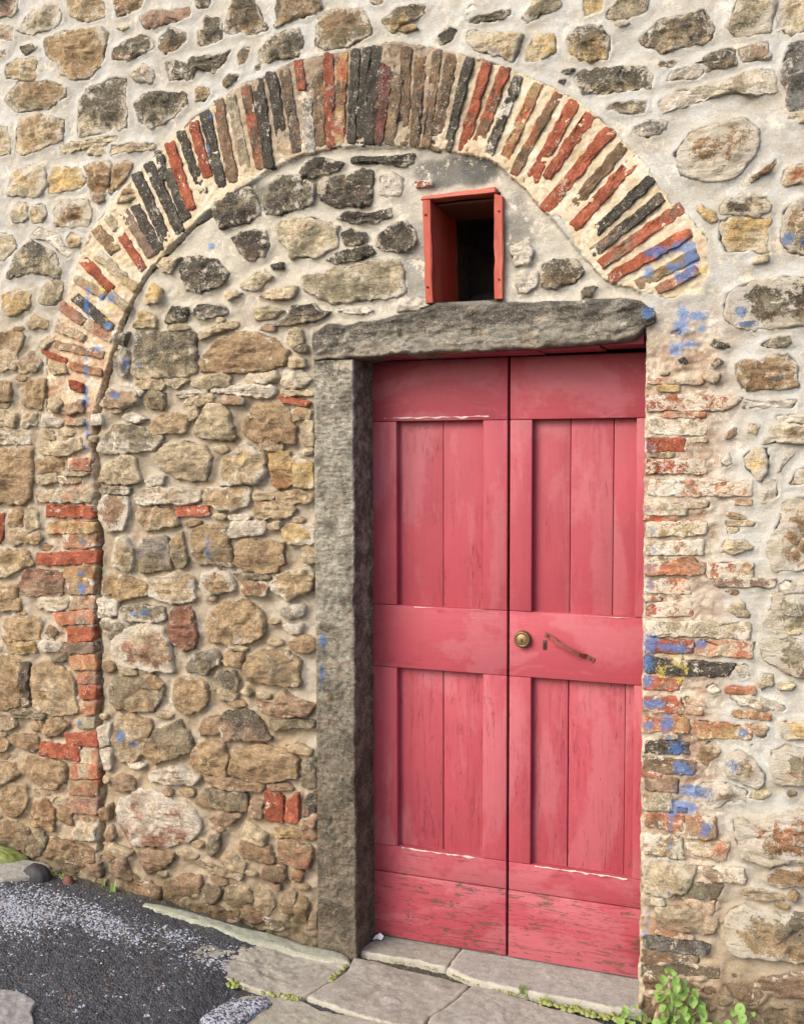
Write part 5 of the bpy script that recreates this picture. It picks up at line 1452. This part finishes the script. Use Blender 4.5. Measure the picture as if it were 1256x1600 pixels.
slab("verge_stone", "pale", pavement, PL, lambda x: zg(x)+0.015, (176, 172, 160), (186, 184, 168), 507, 0.004, clampy=-0.01)
slab("step_slab", "t1", doorstep, DSL, lambda x: 0*x+0.0, (158, 154, 142), (176, 172, 158), 508, 0.003)
slab("step_slab", "t2", doorstep, DSL, lambda x: 0*x+0.001, (166, 162, 152), (182, 178, 168), 509, 0.003)
tag(slab("tar_patch", "patch", None, np.zeros(3), lambda x: zg(x)+0.008, None, None, 510, 0.007, mat=M_ASPH, back=0.03, p=6), "pale gritty patch of tar spilled on the corner of a paving slab", "tar patch")
# earth fill under the slab joints
# moss and verge
def foliage_mat(name, c1, c2, trans=0.25):
    m, nt, b = new_mat(name); q = NB(nt); P = q.pos(); oi = q.n('ShaderNodeObjectInfo')
    q.put(b.inputs['Base Color'], q.mix(q.math('ADD', q.math('MULTIPLY', q.noise(P, 60, 4, 0.6), 0.6), q.math('MULTIPLY', oi.outputs['Random'], 0.4)), rgba(c1), rgba(c2)))
    b.inputs['Roughness'].default_value = 0.55; b.inputs['Subsurface Weight'].default_value = 0.0
    q.put(b.inputs['Normal'], q.bump(q.noise(P, 130, 4, 0.6), 0.5, 0.003))
    tr = q.n('ShaderNodeBsdfTranslucent'); q.put(tr.inputs[0], rgba(np.array(c2)*1.3)); ms = q.n('ShaderNodeMixShader'); ms.inputs[0].default_value = trans
    out = [n for n in nt.nodes if n.type == 'OUTPUT_MATERIAL'][0]
    nt.links.new(b.outputs[0], ms.inputs[1]); nt.links.new(tr.outputs[0], ms.inputs[2]); nt.links.new(ms.outputs[0], out.inputs[0]); return m
M_MOSS = foliage_mat("moss", (0.10, 0.12, 0.03), (0.26, 0.28, 0.07), 0.05)
M_LEAF = foliage_mat("weed_leaf", (0.13, 0.25, 0.05), (0.27, 0.42, 0.10), 0.30)
M_GRASS = foliage_mat("grass_blade", (0.10, 0.20, 0.04), (0.30, 0.38, 0.10), 0.3)
M_STEM = simple("weed_stem", (0.16, 0.22, 0.07), 0.6)
poly = SLABP['moss'].copy(); poly[:, 1] = np.minimum(poly[:, 1], -0.006)
Vb, h, T, Fb, c = blob(poly, 0.035, 0.02, np.random.RandomState(9), p=3, facets=0, rough=0.012, step=0.006, edge_amp=0.012)
h = h+0.004*fbm(Vb[:, 0], Vb[:, 1], 160, 2, off=80); o = link("moss_bank", mesh_np("moss_bank", ground_xyz(Vb, h+zg(Vb[:, 0])), Fb), M_MOSS); o['kind'] = 'stuff'
rngm = np.random.RandomState(21); mv, mf = [], []
def clump(x, y, z, s):
    n0 = len(mv); k = 7
    mv.append((x, y, z+s*0.7))
    for rr, zz_ in ((0.6, 0.5), (1.0, -0.2)):
        for i in range(k):
            a = 2*math.pi*i/k+rngm.rand()*0.4; q_ = s*rr*rngm.uniform(0.7, 1.3); mv.append((x+q_*math.cos(a), y+q_*math.sin(a), z+s*zz_*rngm.uniform(0.6, 1.2)))
    for i in range(k):
        j = (i+1) % k; mf.append((n0, n0+1+i, n0+1+j)); mf.append((n0+1+i, n0+1+k+i, n0+1+k+j, n0+1+j))
for (xa, ya, xb, yb, n, s) in ((-1.414, -0.06, -1.43, -0.20, 26, 0.010), (-1.60, -0.325, -1.47, -0.318, 40, 0.010), (-1.05, 0.0, -0.72, -0.045, 30, 0.006), (-0.72, -0.05, -0.42, -0.06, 90, 0.012), (-1.04, -0.33, -1.10, -0.345, 16, 0.007), (-1.8, -0.02, -2.15, -0.03, 60, 0.007), (-2.9, -0.02, -2.6, -0.02, 90, 0.014), (-1.72, 0.0, -1.62, -0.01, 30, 0.010), (-0.4, -0.03, 0.3, -0.03, 160, 0.010), (-1.74, -0.345, -1.68, -0.34, 12, 0.012), (-1.30, 0.025, -1.10, 0.03, 18, 0.005)):
    for i in range(n):
        t = rngm.rand(); x = xa+(xb-xa)*t+rngm.normal()*s*0.6; y = ya+(yb-ya)*t+rngm.normal()*s*0.8
        clump(x, y, float(zg(x))-0.006, s*rngm.uniform(0.4, 1.0))
o = link("joint_moss", mesh_np("joint_moss", np.array(mv), mf), M_MOSS); o['kind'] = 'stuff'
# loose grit on the road
gv, gf = [], []
def pebble(x, y, z, s, r):
    n0 = len(gv); ph = r.rand()*6
    for (dx, dy, dz) in ((0, 0, 1), (1, 0, 0), (0, 1, 0), (-1, 0, 0), (0, -1, 0), (0.6, 0.6, 0.6), (-0.7, 0.5, 0.5)):
        k = s*r.uniform(0.6, 1.2); gv.append((x+dx*k*math.cos(ph)-dy*k*math.sin(ph), y+dx*k*math.sin(ph)+dy*k*math.cos(ph), z+dz*k*0.8))
    for f in ((0, 1, 5), (0, 5, 2), (5, 1, 2), (0, 2, 6), (0, 6, 3), (6, 2, 3), (0, 3, 4), (0, 4, 1)): gf.append(tuple(n0+i for i in f))
rg = np.random.RandomState(31); grp = {}
for nm, col, n in (("pale_grit", lin((206, 206, 210))*0.6, 420), ("brown_grit", lin((120, 108, 98))*0.45, 70)):
    gv, gf = [], []
    for i in range(n):
        if rg.rand() < 0.8:
            k = PALE_SPOTS[rg.randint(len(PALE_SPOTS))]; x, y = k[0]+rg.normal()*k[2]*0.9, k[1]+rg.normal()*k[3]*0.9
        else: x, y = rg.uniform(-3.2, -1.7), rg.uniform(-1.0, -0.01)
        if y > -0.008 or x > -1.62: continue
        pebble(x, y, float(zg(x))+0.002, rg.uniform(0.0022, 0.0055), rg)
    o = link(nm, mesh_np(nm, np.array(gv), gf, smooth=False), simple(nm, col, 0.8)); o['kind'] = 'stuff'
# lumps at the foot of the wall
M_LUMP = simple("black_rock", np.array((0.022, 0.020, 0.021)), 0.7, 0, 60, 0.5, 0.6, 0.004); M_REDP = simple("red_brown_pebble", lin((128, 78, 62))*0.55, 0.8, 0, 80, 0.3, 0.4)
def lump(nm, label, cat, x, y, a, b_, hgt, mat, seed):
    an = np.linspace(0, 2*np.pi, 11)[:-1]; r = np.random.RandomState(seed)
    pl = np.stack([np.cos(an)*a*(1+0.18*r.rand(10)), np.sin(an)*b_*(1+0.18*r.rand(10))], 1)
    Vb, h, T, Fb, c = blob(pl, hgt, 0.012, r, p=2.2, facets=2, rough=0.006, step=0.008)
    return tag(link(nm, mesh_np(nm, ground_xyz(Vb, h), Fb), mat, None, (x, y, float(zg(x)))), label, cat)
lump("black_rock", "black rounded rock on the road edge beside the pale verge stone", "rock", -2.735, -0.085, 0.055, 0.04, 0.045, M_LUMP, 61)
lump("pebble", "small red-brown pebble lying right of the black rock", "pebble", -2.60, -0.060, 0.020, 0.018, 0.03, M_REDP, 62)
# scrap of paper at the foot of the jamb
pm = np.array([(-0.016, -0.010, 0.004), (0.0, -0.013, 0.012), (0.018, -0.006, 0.006), (0.020, 0.010, 0.013), (0.004, 0.014, 0.022), (-0.014, 0.010, 0.010), (0.002, 0.0, 0.010)])
pf = [(6, i, (i+1) % 6) for i in range(6)]; me = mesh_np("paper_scrap", np.concatenate([pm, pm+np.array([0, 0, -0.0012])]), pf+[(a+7, c_+7, b2+7) for a, b2, c_ in pf]+[(i, i+7, (i+1) % 6+7, (i+1) % 6) for i in range(6)], smooth=False)
tag(link("paper_scrap", me, simple("white_paper", (0.72, 0.71, 0.74), 0.7), None, (-1.372, 0.135, 0.003)), "crumpled white paper scrap lying on the doorstep by the jamb", "litter")

# ------------------------------------------------------------------ weeds
def leaf_mesh(seed):
    """oval blade: folded along the midrib, drooping tip, wavy edge"""
    r = random.Random(seed); V = []; n = 7; F = []; w0 = r.uniform(0.42, 0.56)
    for i in range(n):
        t = i/(n-1); w = w0*math.sin(math.pi*min(1, t*0.92+0.06))**0.7*(1-0.15*t); z = 0.10*t-0.34*t*t
        wv = 0.05*math.sin(9*t+seed)
        V += [(t, -w, z+0.16*w/w0+wv), (t, -w*0.5, z+0.04), (t, 0, z), (t, w*0.5, z+0.04), (t, w, z+0.16*w/w0-wv)]
    for i in range(n-1):
        for k in range(4): F.append((i*5+k, i*5+k+1, i*5+k+6, i*5+k+5))
    return mesh_np("leaf", V, F)
LEAVES = [leaf_mesh(i) for i in range(6)]
for l_ in LEAVES: l_.materials.append(M_LEAF)
def tube(p0, p1, rad, k=5):
    p0, p1 = Vector(p0), Vector(p1); d = (p1-p0).normalized(); a = d.orthogonal().normalized(); b_ = d.cross(a); V = []; F = []
    mid = (p0+p1)/2+Vector((0, -0.012, 0.01))
    for t_ in range(5):
        s = t_/4; p = p0*(1-s)**2+mid*2*s*(1-s)+p1*s*s
        for i in range(k): V.append(p+(a*math.cos(2*math.pi*i/k)+b_*math.sin(2*math.pi*i/k))*rad*(1-0.5*s))
    for t_ in range(4):
        for i in range(k): j = (i+1) % k; F.append((t_*k+i, t_*k+j, t_*k+k+j, t_*k+k+i))
    return [tuple(v) for v in V], F
def weed(label, base, leaves, seed, cat="weed"):
    t = thing("weed", label, cat, base); r = random.Random(seed); sv, sf = [], []
    leaves = leaves+[(x+r.gauss(0, 16), z+r.gauss(0, 14)-4, s*r.uniform(0.6, 0.95)) for x, z, s in leaves]
    for x, z, s in leaves:
        p = Vector((x/1000, -0.055-r.uniform(0, 0.05), z/1000))
        v, f = tube(base, p, 0.0016); n0 = len(sv); sv += v; sf += [tuple(i+n0 for i in q_) for q_ in f]
        o = bpy.data.objects.new("leaf", r.choice(LEAVES)); COL.objects.link(o); o.parent = t
        s2 = s/1000*r.uniform(1.3, 1.75); o.scale = (s2*r.uniform(0.95, 1.25), s2, s2)
        az = math.atan2(-1, (x/1000-base[0])*9)+r.uniform(-0.9, 0.9)
        o.rotation_euler = (r.uniform(-0.35, 0.35), r.uniform(-0.1, 0.85), az)
        dirv = Vector((math.cos(az), math.sin(az), -0.25))*s2*0.45
        o.location = p-Vector(base)-dirv
    link("stem", mesh_np("stem", np.array(sv)-np.array(base), sf), M_STEM, t)
    return t
weed("largest bright green leafy weed, at the wall foot right of the door", (-0.30, -0.045, -0.03), WEED_A, 1)
weed("small green weed sprig against the wall near the bottom right corner", (-0.13, -0.045, -0.035), WEED_B, 2)
weed("low green weed growing from the joint at the right end of the doorstep", (-0.47, -0.05, -0.02), WEED_C, 3)
def grass(label, x, y, n, hgt, seed, wid=0.003, spread=0.5, cat="grass tuft"):
    r = random.Random(seed); V = []; F = []; z = float(zg(x))-0.004
    for i in range(n):
        a = r.uniform(0, 2*math.pi); L_ = hgt*r.uniform(0.5, 1.0); bx, by = r.gauss(0, 0.008), r.gauss(0, 0.005); le = r.uniform(0.1, spread)
        wx, wy = -math.sin(a)*wid, math.cos(a)*wid; n0 = len(V)
        for k in range(4):
            s = k/3; q_ = 1-s*0.9; px, py, pz = bx+math.cos(a)*le*L_*s*s, by+math.sin(a)*le*L_*s*s, L_*s*(1-0.2*s)
            V += [(px-wx*q_, py-wy*q_, pz), (px+wx*q_, py+wy*q_, pz)]
        for k in range(3): F.append((n0+2*k, n0+2*k+1, n0+2*k+3, n0+2*k+2))
    tag(link("grass_tuft", mesh_np("grass_tuft", V, F), M_GRASS, None, (x, y, z)), label, cat)
grass("thin grass tuft in the joint in front of the middle of the doorstep", -0.79, -0.022, 30, 0.055, 5, 0.0016)
grass("short grass tuft in the doorstep joint, just right of the taller tuft", -0.70, -0.045, 18, 0.034, 6, 0.0016)
grass("fresh green sprout with broad blades at the wall foot on the left", -2.415, -0.035, 4, 0.075, 7, 0.009, 0.35, "sprout")
grass("tiny dark green tuft at the wall foot left of the bright sprout", -2.475, -0.02, 10, 0.030, 8, 0.003)
grass("little grass tuft at the wall foot left of the stone jamb", -1.75, -0.012, 16, 0.040, 9, 0.002)
